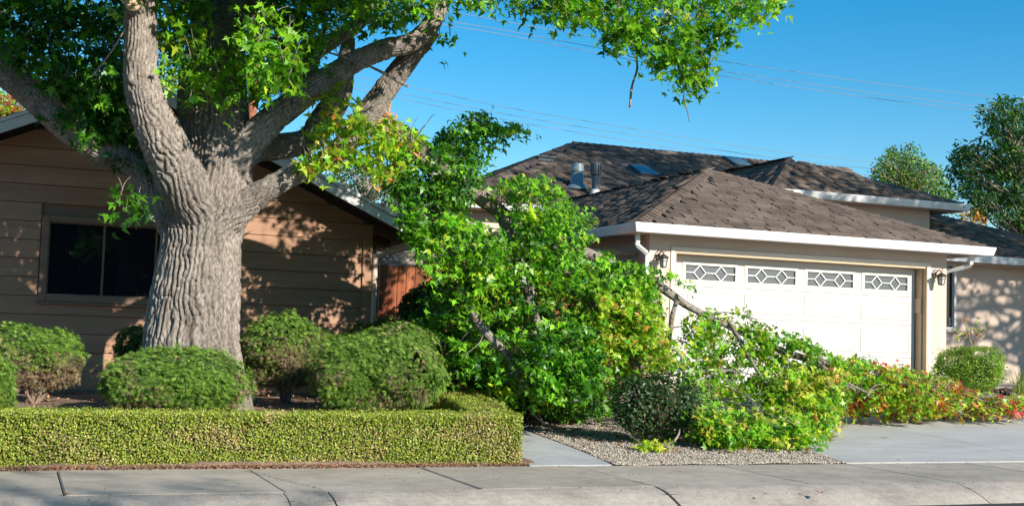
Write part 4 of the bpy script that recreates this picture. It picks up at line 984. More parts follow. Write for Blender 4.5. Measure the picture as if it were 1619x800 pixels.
# outlines of the leaf masses: (polygon, near, far, clusters, palette, leaves per cluster)
CR = [
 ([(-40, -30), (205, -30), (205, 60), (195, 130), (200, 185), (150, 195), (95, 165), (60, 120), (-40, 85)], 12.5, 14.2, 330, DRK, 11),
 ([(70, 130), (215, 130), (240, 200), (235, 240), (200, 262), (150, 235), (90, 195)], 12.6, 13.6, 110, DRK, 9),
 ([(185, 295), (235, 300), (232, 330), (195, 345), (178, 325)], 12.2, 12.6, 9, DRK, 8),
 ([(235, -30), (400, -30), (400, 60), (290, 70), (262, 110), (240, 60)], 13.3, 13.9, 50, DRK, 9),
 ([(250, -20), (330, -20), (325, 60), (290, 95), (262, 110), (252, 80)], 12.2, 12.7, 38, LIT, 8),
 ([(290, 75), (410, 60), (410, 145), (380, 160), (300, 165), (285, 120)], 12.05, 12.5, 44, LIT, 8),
 ([(400, -30), (560, -30), (575, 20), (540, 60), (480, 110), (455, 150), (405, 160), (395, 90)], 11.8, 13.0, 170, NAT, 9),
 ([(380, 10), (430, 20), (480, 90), (455, 150), (390, 120)], 11.4, 11.8, 40, LIT, 8),
 ([(400, 130), (455, 150), (470, 130), (440, 100)], 12.2, 12.6, 14, NAT, 8),
 ([(555, -30), (720, -30), (708, 12), (660, 30), (600, 45), (575, 30)], 12.0, 13.0, 70, NAT, 8),
 ([(690, 50), (712, 48), (716, 62), (698, 70)], 12.3, 12.6, 4, NAT, 6),
 ([(700, -40), (900, -40), (900, 40), (850, 22), (790, 12), (740, 12)], 11.4, 12.6, 75, NAT, 8),
 ([(850, -40), (1225, -40), (1235, 8), (1205, 35), (1160, 45), (1130, 40), (1080, 40), (1000, 60), (960, 60), (905, 40)], 11.2, 12.8, 230, LIT, 9),
 ([(930, 40), (1040, 30), (1125, 30), (1150, 50), (1135, 90), (1105, 110), (1060, 100), (1010, 80), (970, 72)], 11.2, 12.2, 95, NAT, 9),
 ([(1060, 95), (1125, 85), (1128, 110), (1105, 140), (1085, 158), (1075, 130)], 11.4, 11.8, 26, LIT, 8),
 ([(1030, 95), (1060, 90), (1062, 122), (1040, 118)], 11.4, 11.7, 7, NAT, 8),
 ([(490, 150), (545, 110), (575, 140), (560, 180), (500, 190)], 12.3, 12.7, 14, YEL, 6),
 ([(490, 200), (540, 180), (600, 190), (665, 205), (655, 260), (600, 285), (540, 265), (505, 245)], 12.2, 12.7, 74, YEL, 8),
 ([(480, 250), (520, 250), (525, 280), (495, 290), (478, 275)], 12.1, 12.4, 10, YEL, 7),
]
tw = []
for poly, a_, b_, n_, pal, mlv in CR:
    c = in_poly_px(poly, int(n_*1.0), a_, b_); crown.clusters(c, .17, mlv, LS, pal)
    for q in c[rng.random(len(c)) < .5]: tw.append((q, q+np.array([rng.normal(0, .12), rng.uniform(-.05, .3), rng.uniform(.1, .4)])))
# leaf clusters added above the frame to shade stems, left boughs and house wall
def px_pts(poly, n, d): x, y = polysample(poly, n); return at_n(x, y, d)
lit = np.concatenate([
  np.concatenate([catmull([q for q, r in LIMBS[1]], 6)[:40]+np.array([s_, -.15, 0]) for s_ in (-.12, 0, .12)]),
  px_pts([(258, 300), (392, 300), (384, 560), (225, 560)], 160, 12.45), px_pts([(320, 262), (392, 262), (392, 310), (300, 310)], 40, 12.5),
  px_pts([(395, 285), (485, 262), (485, 285), (400, 325)], 30, 12.5), px_pts([(515, 275), (655, 352), (650, 372), (512, 295)], 45, 14.98), px_pts([(60, 540), (260, 530), (260, 600), (60, 600)], 60, 15.45), px_pts([(0, 470), (40, 470), (60, 500), (0, 520)], 10, 15.45), px_pts([(20, 620), (170, 620), (170, 642), (20, 642)], 25, 14.0), px_pts([(410, 612), (540, 618), (540, 646), (410, 640)], 25, 13.6),
  px_pts([(440, 320), (575, 385), (575, 480), (545, 470), (520, 400), (430, 350)], 60, 15.45), px_pts([(545, 195), (605, 130), (690, 30), (700, 60), (640, 130), (580, 200)], 40, 12.7),
  px_pts([(255, 0), (325, 0), (290, 100), (410, 80), (440, 20), (480, 90), (410, 160), (300, 165), (262, 100)], 90, 11.8), px_pts([(490, 180), (660, 200), (650, 280), (510, 270)], 60, 12.5),
  px_pts([(700, 0), (1230, 0), (1180, 40), (1100, 150), (960, 70), (740, 10)], 130, 11.8), px_pts([(620, 250), (850, 220), (1000, 430), (1250, 560), (1250, 700), (750, 600), (640, 450)], 220, 12.6)])
shade = np.concatenate([
  px_pts([(0, 200), (250, 200), (235, 540), (130, 545), (0, 520)], 150, 15.45), px_pts([(390, 400), (530, 400), (560, 500), (385, 500)], 50, 15.45),
  px_pts([(285, 60), (385, 60), (388, 225), (290, 225)], 90, 12.7), px_pts([(0, 0), (200, 0), (215, 250), (100, 230), (0, 150)], 150, 13.0), px_pts([(400, 235), (480, 155), (560, 95), (540, 220)], 60, 12.6), px_pts([(300, 0), (390, 0), (390, 70), (330, 70)], 40, 12.9)]+[np.repeat(catmull([q for q, r in LIMBS[3]], 4)[4:], 4, 0)+rng.normal(0, .1, (len(catmull([q for q, r in LIMBS[3]], 4)[4:])*4, 3))])
cc = []
shade = np.concatenate([shade, px_pts([(400, 235), (480, 155), (620, 75), (600, 110), (500, 170), (420, 250)], 90, 12.6), px_pts([(385, 225), (520, 195), (520, 250), (400, 260)], 40, 13.0)])
for p0 in shade:
    for k_ in range(6):
        s_ = .3
        while True:
            c_ = p0+SUND*s_; v_ = c_-EYE; zc_ = float(v_@FWD); py_ = PY0-FP*float(v_@UPV)/zc_
            if py_ < -55 or s_ > 14: break
            s_ += .15
        cc.append(p0+SUND*(s_+rng.uniform(.0, 2.2))+rng.normal(0, .10, 3))
cc = np.array(cc); ok_ = np.ones(len(cc), bool)
for p0 in lit:
    d_ = cc-p0; s_ = d_@SUND; dist = np.linalg.norm(d_-s_[:, None]*SUND, axis=1); ok_ &= ~((dist < .33) & (s_ > 0))
cc = cc[ok_]; print('shade clusters', len(cc)); crown.clusters(cc, .24, 9, LS*1.15, NAT)
for q in cc[::6]: tw.append((q, q+np.array([rng.normal(0, .2), .3, .5])))
n_ = 1300; u = rng.normal(size=(n_, 3)); u /= np.linalg.norm(u, axis=1)[:, None]; u *= rng.uniform(.55, 1, (n_, 1))  # unseen upper canopy, thickened to block sky light from wall and stem
c = np.array([1.4, 13.6, 8.7])+u*np.array([6.6, 4.4, 2.5]); c = c[(c[:, 2] > 6.3)]; crown.clusters(c, .34, 11, LS*1.7, NAT)
crown.build(tree, 'foliage', nobj=300)
twigs('twigs', 'bark2', tree, tw, .006)

# ================================================================ THE FALLEN LIMB
fb = empty('fallen_limb', (9, 13.4, .2)); tag(fb, 'huge broken tree limb with green leaves collapsed across the garden and driveway', 'fallen branch')
FL = [
 lp([(578, 196, 13.0, .10), (600, 203, 13.0, .16), (640, 222, 13.05, .175), (680, 255, 13.1, .16), (715, 288, 13.2, .14), (752, 305, 13.3, .125), (800, 342, 13.4, .115), (860, 372, 13.5, .11), (920, 397, 13.6, .10), (975, 424, 13.7, .095), (1035, 448, 13.8, .085), (1085, 482, 13.8, .07), (1130, 505, 13.8, .055), (1180, 530, 13.8, .05), (1240, 556, 13.8, .065), (1300, 573, 13.8, .06), (1350, 582, 13.8, .05), (1400, 596, 13.9, .035), (1460, 612, 14.0, .02)]),
 lp([(790, 335, 13.4, .09), (815, 400, 13.2, .085), (832, 450, 13.1, .08), (842, 490, 13.0, .07), (870, 560, 12.8, .05), (900, 630, 12.7, .03)]),
 lp([(870, 378, 13.5, .08), (895, 430, 13.3, .075), (935, 480, 13.2, .07), (955, 520, 13.1, .055), (985, 560, 13.0, .045), (1022, 584, 12.9, .04), (1070, 610, 12.8, .02)]),
 lp([(700, 270, 13.1, .09), (705, 360, 13.0, .08), (725, 440, 12.9, .07), (750, 500, 12.85, .07), (780, 540, 12.8, .075), (800, 560, 12.8, .06), (830, 620, 12.8, .03)]),
 lp([(1070, 475, 13.8, .045), (1063, 500, 13.75, .045), (1058, 540, 13.7, .04), (1050, 590, 13.6, .03)]),
 lp([(1042, 460, 13.8, .018), (1046, 500, 13.75, .017), (1044, 560, 13.7, .012)]),
 lp([(1085, 485, 13.75, .02), (1110, 496, 13.6, .018), (1150, 494, 13.5, .014), (1180, 500, 13.4, .010)]),
 lp([(1150, 505, 13.8, .03), (1165, 530, 13.6, .045), (1180, 556, 13.4, .04), (1200, 590, 13.2, .03), (1230, 630, 13.0, .02)]),
 lp([(1290, 572, 13.8, .04), (1300, 580, 13.6, .045), (1330, 600, 13.4, .03), (1370, 620, 13.3, .02)]),
 lp([(1255, 545, 13.9, .02), (1280, 555, 13.8, .025), (1310, 572, 13.7, .02)]),
 lp([(1080, 590, 13.2, .02), (1130, 585, 13.2, .022), (1170, 588, 13.2, .018), (1205, 596, 13.1, .012)]),
 lp([(1170, 580, 13.2, .012), (1110, 598, 13.0, .025), (1090, 612, 12.9, .022)]),
 lp([(760, 310, 13.3, .03), (735, 280, 13.2, .02), (700, 225, 13.1, .012), (725, 195, 13.0, .008)]),
 lp([(700, 262, 13.2, .02), (742, 215, 13.2, .014), (790, 205, 13.2, .010), (825, 200, 13.2, .006)]),
]
FL = [[(q_, r_*(.70 if r_ < .12 else .85)) for q_, r_ in lb] for lb in FL]
lm = link('limb', bark_mesh('limb', FL, .0115, .010, 'bark2')); keep(lm, fb)
m = MB()
for i in range(46):
    a_ = rng.uniform(0, 2*PI); c0 = at(585, 196, 13.0)+np.array([rng.uniform(-.02, .25), rng.uniform(-.12, .04), rng.uniform(-.10, .12)])
    d = np.array([rng.uniform(-.32, .10), rng.normal(0, .03), rng.uniform(-.02, .26)]); e = c0+d*rng.uniform(.4, 1.1); w_ = rng.uniform(.010, .026)
    m.tube([c0, (c0+e)/2+rng.normal(0, .008, 3), e], [w_, w_*.8, .002], 4)
o = m.build('splinters', MT['wood'], fb); o['kind'] = 'stuff'
m = MB(); P = catmull([at(600, 188, 12.86), at(630, 205, 12.88), at(665, 238, 12.92)], 5)
for k in range(7):
    off = np.array([0, -.02*k % .05, -.02*k]); m.tube(P+off+rng.normal(0, .006, P.shape), np.linspace(.02, .008, len(P)), 5, .3)
m.build('torn_bark', MT['wood'], fb)
pile = Foliage()
FRESH = [(4, G_M), (6, G_L), (1.2, G_Y), (1.6, G_D)]; DEEP = [(3, G_D), (5, G_M), (1, G_L)]; MIXED = [(4, G_L), (4, G_M), (3, G_Y), (1, G_G)]; TURN = [(2.5, G_L), (3.5, G_Y), (2.8, G_G), (3.2, G_O), (1.5, G_R), (1.0, G_B), (1.3, G_M)]; YG = [(3, G_L), (5, G_Y), (1.5, G_G), (1, G_M), (.3, G_O)]  # DEEP: shade inside the pile put into darker leaf greens
def front(yb, d0, k): return lambda x, y: d0+(np.maximum(0, yb-y))*k
PL = [
 # hanging sprays, upper left
 ([(700, 215), (745, 180), (775, 185), (780, 215), (765, 240), (720, 250), (690, 240)], 12.8, 13.5, 55, DEEP, 8),
 ([(775, 200), (800, 195), (840, 210), (832, 218), (800, 222), (780, 232)], 13.0, 13.4, 14, FRESH, 8),
 ([(612, 250), (660, 240), (700, 240), (760, 255), (770, 285), (740, 315), (725, 370), (670, 375), (640, 330), (622, 290)], 12.5, 13.5, 165, DEEP, 9),
 ([(640, 330), (672, 350), (675, 415), (650, 400), (645, 360)], 12.4, 12.9, 26, DEEP, 8),
 ([(655, 350), (735, 340), (800, 390), (800, 440), (740, 470), (680, 440), (650, 400)], 12.3, 13.2, 110, FRESH, 9),
 # upper centre
 ([(800, 290), (850, 275), (900, 320), (945, 350), (935, 385), (880, 395), (830, 370), (790, 330)], 12.7, 13.8, 120, FRESH, 9),
 ([(735, 365), (790, 375), (830, 355), (900, 390), (900, 440), (830, 450), (760, 430), (730, 400)], 12.6, 13.6, 100, FRESH, 9),
 # main body
 ([(700, 430), (760, 420), (900, 400), (1000, 440), (1030, 520), (1000, 600), (960, 625), (900, 650), (800, 630), (740, 590), (710, 560), (690, 500)], 12.5, 14.4, 520, FRESH, 10),
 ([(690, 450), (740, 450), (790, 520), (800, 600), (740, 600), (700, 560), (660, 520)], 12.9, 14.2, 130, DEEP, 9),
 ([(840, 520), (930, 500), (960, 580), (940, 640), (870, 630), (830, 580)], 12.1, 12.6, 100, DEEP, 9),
 ([(900, 395), (1000, 425), (1030, 465), (1050, 520), (960, 500), (900, 450)], 12.8, 13.6, 110, FRESH, 9),
 ([(1000, 440), (1030, 450), (1045, 480), (1055, 530), (1075, 575), (1050, 585), (1000, 560), (985, 480)], 12.7, 14.0, 100, MIXED, 9),
 ([(940, 470), (1010, 460), (1060, 540), (1040, 590), (980, 580), (940, 540)], 12.3, 12.9, 80, YG, 8),
 ([(950, 400), (1000, 415), (1040, 430), (1050, 455), (1030, 475), (990, 455), (955, 425)], 12.9, 13.5, 42, FRESH, 9),
 ([(1060, 432), (1080, 435), (1098, 445), (1085, 470), (1065, 455)], 13.3, 13.6, 6, FRESH, 6),
 # right arm along the limb
 ([(1100, 492), (1165, 485), (1215, 520), (1240, 545), (1215, 575), (1160, 560), (1120, 575), (1080, 540)], 13.2, 14.1, 66, MIXED, 8),
 ([(1085, 505), (1130, 510), (1125, 560), (1090, 560)], 13.3, 13.9, 16, MIXED, 8), ([(1170, 505), (1230, 528), (1320, 562), (1380, 580), (1370, 592), (1290, 580), (1200, 556)], 13.3, 13.9, 60, MIXED, 8),
 ([(1205, 520), (1285, 545), (1300, 560), (1250, 580), (1205, 570)], 13.2, 14.0, 36, MIXED, 8),
 ([(1290, 555), (1400, 585), (1470, 600), (1480, 640), (1400, 645), (1300, 620)], 13.3, 14.6, 130, MIXED, 9),
 ([(1330, 570), (1400, 578), (1465, 590), (1480, 620), (1420, 620), (1360, 608)], 13.6, 14.6, 95, TURN, 9),
 ([(1380, 600), (1480, 595), (1560, 625), (1640, 635), (1640, 655), (1500, 652), (1400, 650)], 13.9, 15.2, 260, TURN, 9),
 ([(1290, 610), (1400, 610), (1500, 625), (1500, 652), (1400, 652), (1310, 650)], 13.6, 14.4, 150, TURN, 9),
 ([(1080, 570), (1180, 570), (1290, 575), (1330, 600), (1330, 650), (1300, 690), (1180, 700), (1100, 670), (1070, 610)], front(722, 11.7, .010), front(722, 12.9, .010), 330, MIXED, 9),
 ([(1210, 590), (1320, 590), (1330, 640), (1300, 690), (1230, 680)], front(722, 11.7, .008), front(722, 12.3, .009), 110, YG, 9),
 ([(1100, 640), (1210, 660), (1300, 680), (1302, 700), (1180, 712), (1110, 700)], 11.5, 12.3, 120, MIXED, 9),
 ([(1015, 703), (1055, 706), (1072, 712), (1040, 714), (1020, 712)], 11.4, 11.6, 7, YG, 6),
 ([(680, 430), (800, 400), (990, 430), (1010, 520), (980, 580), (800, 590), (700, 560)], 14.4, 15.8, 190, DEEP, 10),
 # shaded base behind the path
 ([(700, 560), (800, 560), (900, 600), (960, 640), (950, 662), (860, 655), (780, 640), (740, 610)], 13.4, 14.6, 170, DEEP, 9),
]
tw = []
limbpts = np.concatenate([catmull([p for p, r in lb], 4) for lb in FL])
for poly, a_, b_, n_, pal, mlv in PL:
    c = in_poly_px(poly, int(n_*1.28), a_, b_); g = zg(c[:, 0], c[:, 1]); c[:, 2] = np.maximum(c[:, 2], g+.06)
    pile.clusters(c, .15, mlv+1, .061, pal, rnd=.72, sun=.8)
    for q in c[rng.random(len(c)) < .30]:
        j = np.argmin(np.linalg.norm(limbpts-q, axis=1)); e = limbpts[j]; L = np.linalg.norm(e-q)
        if L > .9: e = q+(e-q)/L*.7
        tw.append((e, q))
CLEAR = [(608, 398, 28, 16.4), (632, 402, 22, 16.4), (612, 440, 34, 16.4), (640, 440, 24, 16.4), (598, 480, 24, 16.4), (755, 338, 14, 16), (875, 390, 8, 16), (790, 318, 10, 16), (990, 400, 14, 16), (975, 392, 12, 16), (640, 212, 26, 13.3), (668, 238, 16, 13.3), (757, 313, 15, 13.6), (780, 330, 12, 13.6), (935, 402, 13, 13.9), (833, 458, 13, 13.4), (937, 480, 12, 13.4), (897, 433, 9, 13.4), (1045, 452, 10, 14), (1065, 466, 19, 14), (1092, 486, 15, 14), (1061, 505, 12, 14), (1172, 540, 10, 14), (1235, 553, 12, 14), (1262, 562, 14, 14), (1300, 572, 13, 14), (1005, 570, 13, 13.3), (780, 545, 12, 13.1), (800, 352, 12, 14), (1385, 588, 9, 14), (1120, 592, 10, 13.5)]
pile.build(fb, 'foliage', nobj=300, ground=True, clear=CLEAR)
twigs('twigs', 'bark2', fb, tw, .008)
for q in ([(1030, 705, 11.75), (1060, 700, 11.7), (1072, 688, 11.7), (1075, 675, 11.75)], [(835, 645, 13.2), (858, 668, 13.0), (862, 668, 13.0)], [(852, 650, 13.1), (856, 664, 13.0), (872, 672, 12.9)], [(1040, 545, 12.6), (1070, 555, 12.55), (1085, 580, 12.5)], [(1320, 605, 13.0), (1345, 612, 13.0), (1352, 618, 13.0)]): stick(q, .016, .008, fb, 'bare_twig')

# ================================================================ HEDGE
hedge = empty('box_hedge', (2, 11, 0)); tag(hedge, 'low clipped yellow green boxwood hedge along the sidewalk and path', 'hedge')
HT = .455
# the clipped body: front run, then the arm going back beside the path
def hedge_run(name, path_, w_, h, n, z0f, pal, seed=0, size=(.011, .0195)):
    """path_: centre line; leaves on the sides, ends and top of the clipped run"""
    P = catmull(path_, 12); T, U, Wv = frames(P); T[:, 2] = 0; T /= np.linalg.norm(T, axis=1)[:, None]; S = np.stack([T[:, 1], -T[:, 0], 0*T[:, 0]], 1)
    cum = np.concatenate([[0], np.cumsum(np.linalg.norm(np.diff(P, axis=0), axis=1))]); L = cum[-1]
    # twiggy core that stops one seeing through
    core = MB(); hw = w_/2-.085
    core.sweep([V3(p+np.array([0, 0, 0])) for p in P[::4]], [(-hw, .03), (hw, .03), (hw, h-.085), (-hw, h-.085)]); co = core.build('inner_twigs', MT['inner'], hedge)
    per = [w_/2, h]; area = L*(2*h+w_); 
    side = rng.choice(3, n, p=[h/(2*h+w_), h/(2*h+w_), w_/(2*h+w_)]); s_ = rng.random(n)*L
    ne = int(n*(2*w_*h)/area)
    side = np.concatenate([side, np.full(ne//2, 3), np.full(ne//2, 4)]); N_ = len(side); s_ = np.concatenate([s_, np.zeros(ne//2), np.full(ne//2, L)])
    a = rng.uniform(-1, 1, N_); zz = rng.random(N_)
    ix = np.clip(np.searchsorted(cum, s_)-1, 0, len(P)-2); t_ = ((s_-cum[ix])/(cum[ix+1]-cum[ix]))[:, None]
    c = P[ix]*(1-t_)+P[ix+1]*t_; sd = S[ix]; td = T[ix]
    off = np.where(side == 0, w_/2, np.where(side == 1, -w_/2, a*w_/2)); z = np.where(side == 2, h, .015+zz*(h-.015))
    nr_ = np.where((side == 0)[:, None], sd, np.where((side == 1)[:, None], -sd, np.where((side == 2)[:, None], np.array([[0, 0, 1.0]]), np.where((side == 3)[:, None], -td, td))))
    # rounded arrises and uneven clipping
    e1 = np.abs(off)/(w_/2); ez = z/h; rd = .022*sstep(.85, 1, e1)*sstep(.85, 1, ez)
    lump = (fbm(c[:, 0]*5+off*5, c[:, 1]*5, z*6, 3)-.5)*.085; dep = -np.abs(rng.normal(0, .035, N_))
    Pn = c+sd*off[:, None]+np.array([0, 0, 1.0])*z[:, None]+nr_*(lump+dep)[:, None]-(sd*np.sign(off)[:, None]+np.array([0, 0, 1.0]))*rd[:, None]
    hole = vnoise(c[:, 0]*7+off*3, c[:, 1]*7, z*9) > .84; Pn = Pn-nr_*(hole*.045)[:, None]
    # leaves filling the top arrises
    na = int(N_*.16); ia = rng.integers(0, len(P)-1, na); sg = np.where(rng.random((na, 1)) < .5, 1.0, -1.0); ta = rng.random((na, 1))
    ca = P[ia]*(1-ta)+P[ia+1]*ta; sa = S[ia]*sg; Na = sa+np.array([0, 0, 1.0])
    Pa = ca+sa*(w_/2-.018+rng.normal(0, .016, (na, 1)))+np.array([0, 0, 1.0])*(h-.018+rng.normal(0, .016, (na, 1)))
    Pa = Pa+sa*((fbm(ca[:, 0]*5+w_/2*sg[:, 0]*5, ca[:, 1]*5, np.full(na, h*6), 3)-.5)*.085)[:, None]
    Pn = np.vstack([Pn, Pa]); nr_ = np.vstack([nr_, Na]); c = np.vstack([c, ca]); off = np.append(off, w_/2*sg[:, 0]); z = np.append(z, np.full(na, h)); N_ += na
    K = palette(N_, pal); blotch = fbm(c[:, 0]*2.2+off, c[:, 1]*2.2, z*4, 3)[:, None]
    tan = np.array([.50, .40, .17]); K = np.where(rng.random((N_, 1)) < np.clip((blotch-.50)*3.0, 0, .7), tan*rng.uniform(.6, 1.25, (N_, 1)), K)
    V, F, KK = scatter(Pn, nr_*.75+rng.normal(size=(N_, 3))*.75+np.array([0, 0, .35]), rng.uniform(size[0], size[1], N_), K, OVAL, nr_*.3+np.array([0, 0, .7]))
    o = link('hedge_leaves', npmesh('hedge_leaves', V, F, MT['hedgeleaf'], KK)); o['kind'] = 'stuff'; keep(o, hedge)
HP = [(5, (.34, .40, .045)), (5, (.24, .34, .035)), (2, (.52, .52, .13)), (1.6, (.13, .20, .03)), (1.2, (.48, .40, .17))]
hedge_run('front', [(-1.9, 11.06, .0), (0, 11.05, .0), (2, 11.06, .0), (4.46, 11.05, .0)], .50, HT, 125000, 0, HP)
hedge_run('arm', [(4.32, 11.25, .02), (4.40, 11.9, .08), (4.52, 12.8, .12), (4.62, 13.3, .14)], .44, HT-.02, 44000, 0, HP)
hedge_run('back', [(4.30, 14.35, .18), (4.95, 14.35, .18)], .5, .60, 10000, 0, HP)
# leaf litter and dead leaves at the hedge foot
n = 2600; x = rng.uniform(-1.6, 4.5, n); y = 10.70+np.abs(rng.normal(0, .045, n)); y = np.minimum(y, 10.9)
V, F, K = scatter(np.stack([x, y, .012+rng.random(n)*.018], 1), np.array([0, -.2, 1.0])+rng.normal(size=(n, 3))*.6, rng.uniform(.008, .024, n), palette(n, [(3, (.30, .12, .06)), (3, (.22, .13, .08)), (2, (.40, .26, .14)), (1, (.45, .16, .05)), (1, (.12, .07, .05))]), OVAL)
tag(link('leaf_litter', npmesh('leaf_litter', V, F, MT['hedgeleaf'], K)), kind='stuff')
n = 700; x = rng.uniform(-1, 4.2, n); y = rng.uniform(12.2, 15.3, n)
V, F, K = scatter(np.stack([x, y, zg(x, y)+.02+rng.random(n)*.02], 1), np.array([0, -.2, 1.0])+rng.normal(size=(n, 3))*.5, rng.uniform(.012, .04, n), palette(n, [(3, (.34, .18, .10)), (3, (.28, .20, .14)), (1, (.45, .10, .06)), (2, (.50, .36, .24))]), OVAL)
tag(link('leaf_litter', npmesh('leaf_litter', V, F, MT['hedgeleaf'], K)), kind='stuff')
n = 260; x = rng.uniform(5.5, 8.2, n); y = rng.uniform(11.3, 15.5, n)
V, F, K = scatter(np.stack([x, y, zg(x, y)+.03], 1), np.array([0, -.2, 1.0])+rng.normal(size=(n, 3))*.5, rng.uniform(.015, .045, n), palette(n, [(3, (.40, .14, .06)), (2, (.28, .16, .10)), (1, (.5, .3, .1))]), STAR)
tag(link('leaf_litter', npmesh('leaf_litter', V, F, MT['leaf'], K)), kind='stuff')

# ================================================================ SHRUBS
def stems(parent, base, crownc, n, spread, r):
    m = MB()
    for i in range(n):
        e = np.array(crownc)+np.clip(rng.normal(size=3), -1, .8)*np.array(spread)*.32; b0 = np.array(base)+np.array([rng.normal(0, .03), rng.normal(0, .03), 0])
        mid = (b0+e)/2+rng.normal(size=3)*.05; P = catmull([b0, mid, e], 4); m.tube(P, np.linspace(r, r*.3, len(P)), 6, .3)
    return m.build('stem', MT['stem'], parent, True)
def shrub(name, label, cat, px, py, D_, rx, rz, n, pal, tm, size, mat, group=None, ry=None, kind='juniper', dead=0.0, lumps=7, stem_r=.02, low=-.75, seedz=None):
    """px, py: centre in the photograph; rx, rz: half width and height in metres"""
    c = at(px, py, D_); g = float(zg(c[0], c[1])); e = empty(name, (c[0], c[1], g)); tag(e, label, cat, group)
    ry = ry or rx*.8
    stems(e, (c[0], c[1], g-.03), c-np.array([0, 0, rz*.1]), 7, (rx, ry, rz), stem_r)
    # lumpy envelope: several overlapping balls inside an ellipsoid
    dirs = rng.normal(size=(lumps, 3)); dirs /= np.linalg.norm(dirs, axis=1)[:, None]; dirs[:, 2] = rng.uniform(-.45 if low < -.8 else -.2, .85, lumps)
    lc = dirs*.45; lr = rng.uniform(.48, .66, lumps)
    lc = np.vstack([lc, [[0, 0, -.05], [.28, 0, -.15], [-.28, 0, -.15]]]); lr = np.append(lr, [.80, .62, .62])
    k = rng.integers(0, len(lc), n*3); d = rng.normal(size=(n*3, 3)); d /= np.linalg.norm(d, axis=1)[:, None]
    q = lc[k]+d*lr[k][:, None]*(1-rng.normal(.02, .07, n*3))[:, None]
    dist = np.min(np.linalg.norm(q[:, None]-lc[None], axis=2)/lr[None]*1.0, axis=1)
    keep_ = (dist > .84) & (q[:, 2] > low); q = q[keep_][:n]; d = d[keep_][:n]; n = len(q)
    w3 = np.array([rx, ry, rz]); stray = rng.random(n) < .03; q[stray] *= rng.uniform(1.04, 1.16, (stray.sum(), 1))
    q = q*(1+(fbm(q[:, 0]*2.6+px, q[:, 1]*2.6, q[:, 2]*2.6, 3)-.5)*.46+(vnoise(q[:, 0]*9+px, q[:, 1]*9, q[:, 2]*9)-.5)*.16)[:, None]
    P = c+q*w3; nr_ = d/w3; nr_ /= np.linalg.norm(nr_, axis=1)[:, None]
    K = palette(n, pal)
    if dead:
        f = np.clip((.35-q[:, 2])*dead+(fbm(P[:, 0]*4, P[:, 1]*4, P[:, 2]*4, 3)-.5)*2.0, 0, 1)
        br = palette(n, [(3, (.25, .185, .10)), (2, (.33, .25, .15)), (1, (.17, .12, .08))]); K = np.where(rng.random((n, 1)) < f[:, None], br, K)
    out = nr_*.8+np.array([0, 0, .55])
    if kind == 'juniper': N = np.cross(out, rng.normal(size=(n, 3))); N = N/(np.linalg.norm(N, axis=1)[:, None]+1e-9)+SUND*.5+nr_*.6
    else: N = nr_*.7+np.array([0, 0, .5])+rng.normal(size=(n, 3))*.6
    ok = P[:, 2] > zg(P[:, 0], P[:, 1])+.01; P, N, K, out = P[ok], N[ok], K[ok], out[ok]; n = len(P)
    V, F, KK = scatter(P, N, rng.uniform(size*.65, size*1.25, n), np.clip(K, .004, .7), tm, out)
    o = link('foliage', npmesh('foliage', V, F, MT[mat], KK)); o['kind'] = 'stuff'; keep(o, e)
    # inner twigs: many fine dark twigs, so that gaps show depth and not a hole
    core = MB()
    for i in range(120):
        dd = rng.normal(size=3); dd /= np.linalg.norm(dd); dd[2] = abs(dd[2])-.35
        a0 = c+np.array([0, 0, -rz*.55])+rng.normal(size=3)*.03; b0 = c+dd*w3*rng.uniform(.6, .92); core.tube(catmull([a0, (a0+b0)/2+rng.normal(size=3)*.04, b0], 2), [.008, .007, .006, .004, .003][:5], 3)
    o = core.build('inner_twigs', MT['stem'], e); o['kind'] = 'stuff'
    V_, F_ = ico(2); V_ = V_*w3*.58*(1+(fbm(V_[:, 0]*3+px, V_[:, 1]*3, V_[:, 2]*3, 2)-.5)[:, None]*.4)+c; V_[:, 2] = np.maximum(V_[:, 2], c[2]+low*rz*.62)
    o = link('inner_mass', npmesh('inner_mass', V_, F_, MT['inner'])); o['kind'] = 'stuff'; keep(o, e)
    return e
def ico(s):
    me = bpy.data.meshes.new('t'); import bmesh; b = bmesh.new(); bmesh.ops.create_icosphere(b, subdivisions=s+1, radius=1); b.to_mesh(me); b.free()
    V = np.array([v.co[:] for v in me.vertices]); F = np.array([p.vertices[:] for p in me.polygons]); bpy.data.meshes.remove(me); return V, F
JG = [(5, (.10, .20, .022)), (4, (.17, .295, .035)), (2, (.055, .12, .02)), (1, (.25, .36, .06))]
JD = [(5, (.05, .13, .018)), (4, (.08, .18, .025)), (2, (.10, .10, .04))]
m1 = 1/FP
def J(label, x0, x1, y0, y1, D_, **k):
    px, py = (x0+x1)/2, (y0+y1)/2; s_ = D_/FP*1.07
    return shrub('juniper_shrub', label, 'shrub', px, py, D_, (x1-x0)/2*s_, (y1-y0)/2*s_, k.pop('n', 9000), k.pop('pal', JG), SPRAY, k.pop('size', .034), 'needle', 'clipped junipers in the bed', **k)
J('rounded juniper with brown underside on a forked stem near the left edge', 2, 120, 524, 618, 13.3, dead=1.5, n=8500)
J('bright green juniper cut by the left edge of the photo', -70, 20, 545, 668, 12.4, n=7500, low=-.97)
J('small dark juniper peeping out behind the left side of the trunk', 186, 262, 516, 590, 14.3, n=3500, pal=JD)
J('broad green juniper directly in front of the tree trunk', 182, 392, 556, 668, 12.05, n=19000, dead=.35, low=-.97, lumps=10)
J('juniper with bare brown stems underneath, just right of the trunk', 384, 530, 496, 622, 13.7, n=12500, dead=1.1, stem_r=.03)
J('largest sprawling juniper at the right end of the bed', 500, 698, 516, 668, 12.3, n=22000, dead=.3, low=-.97, lumps=10)
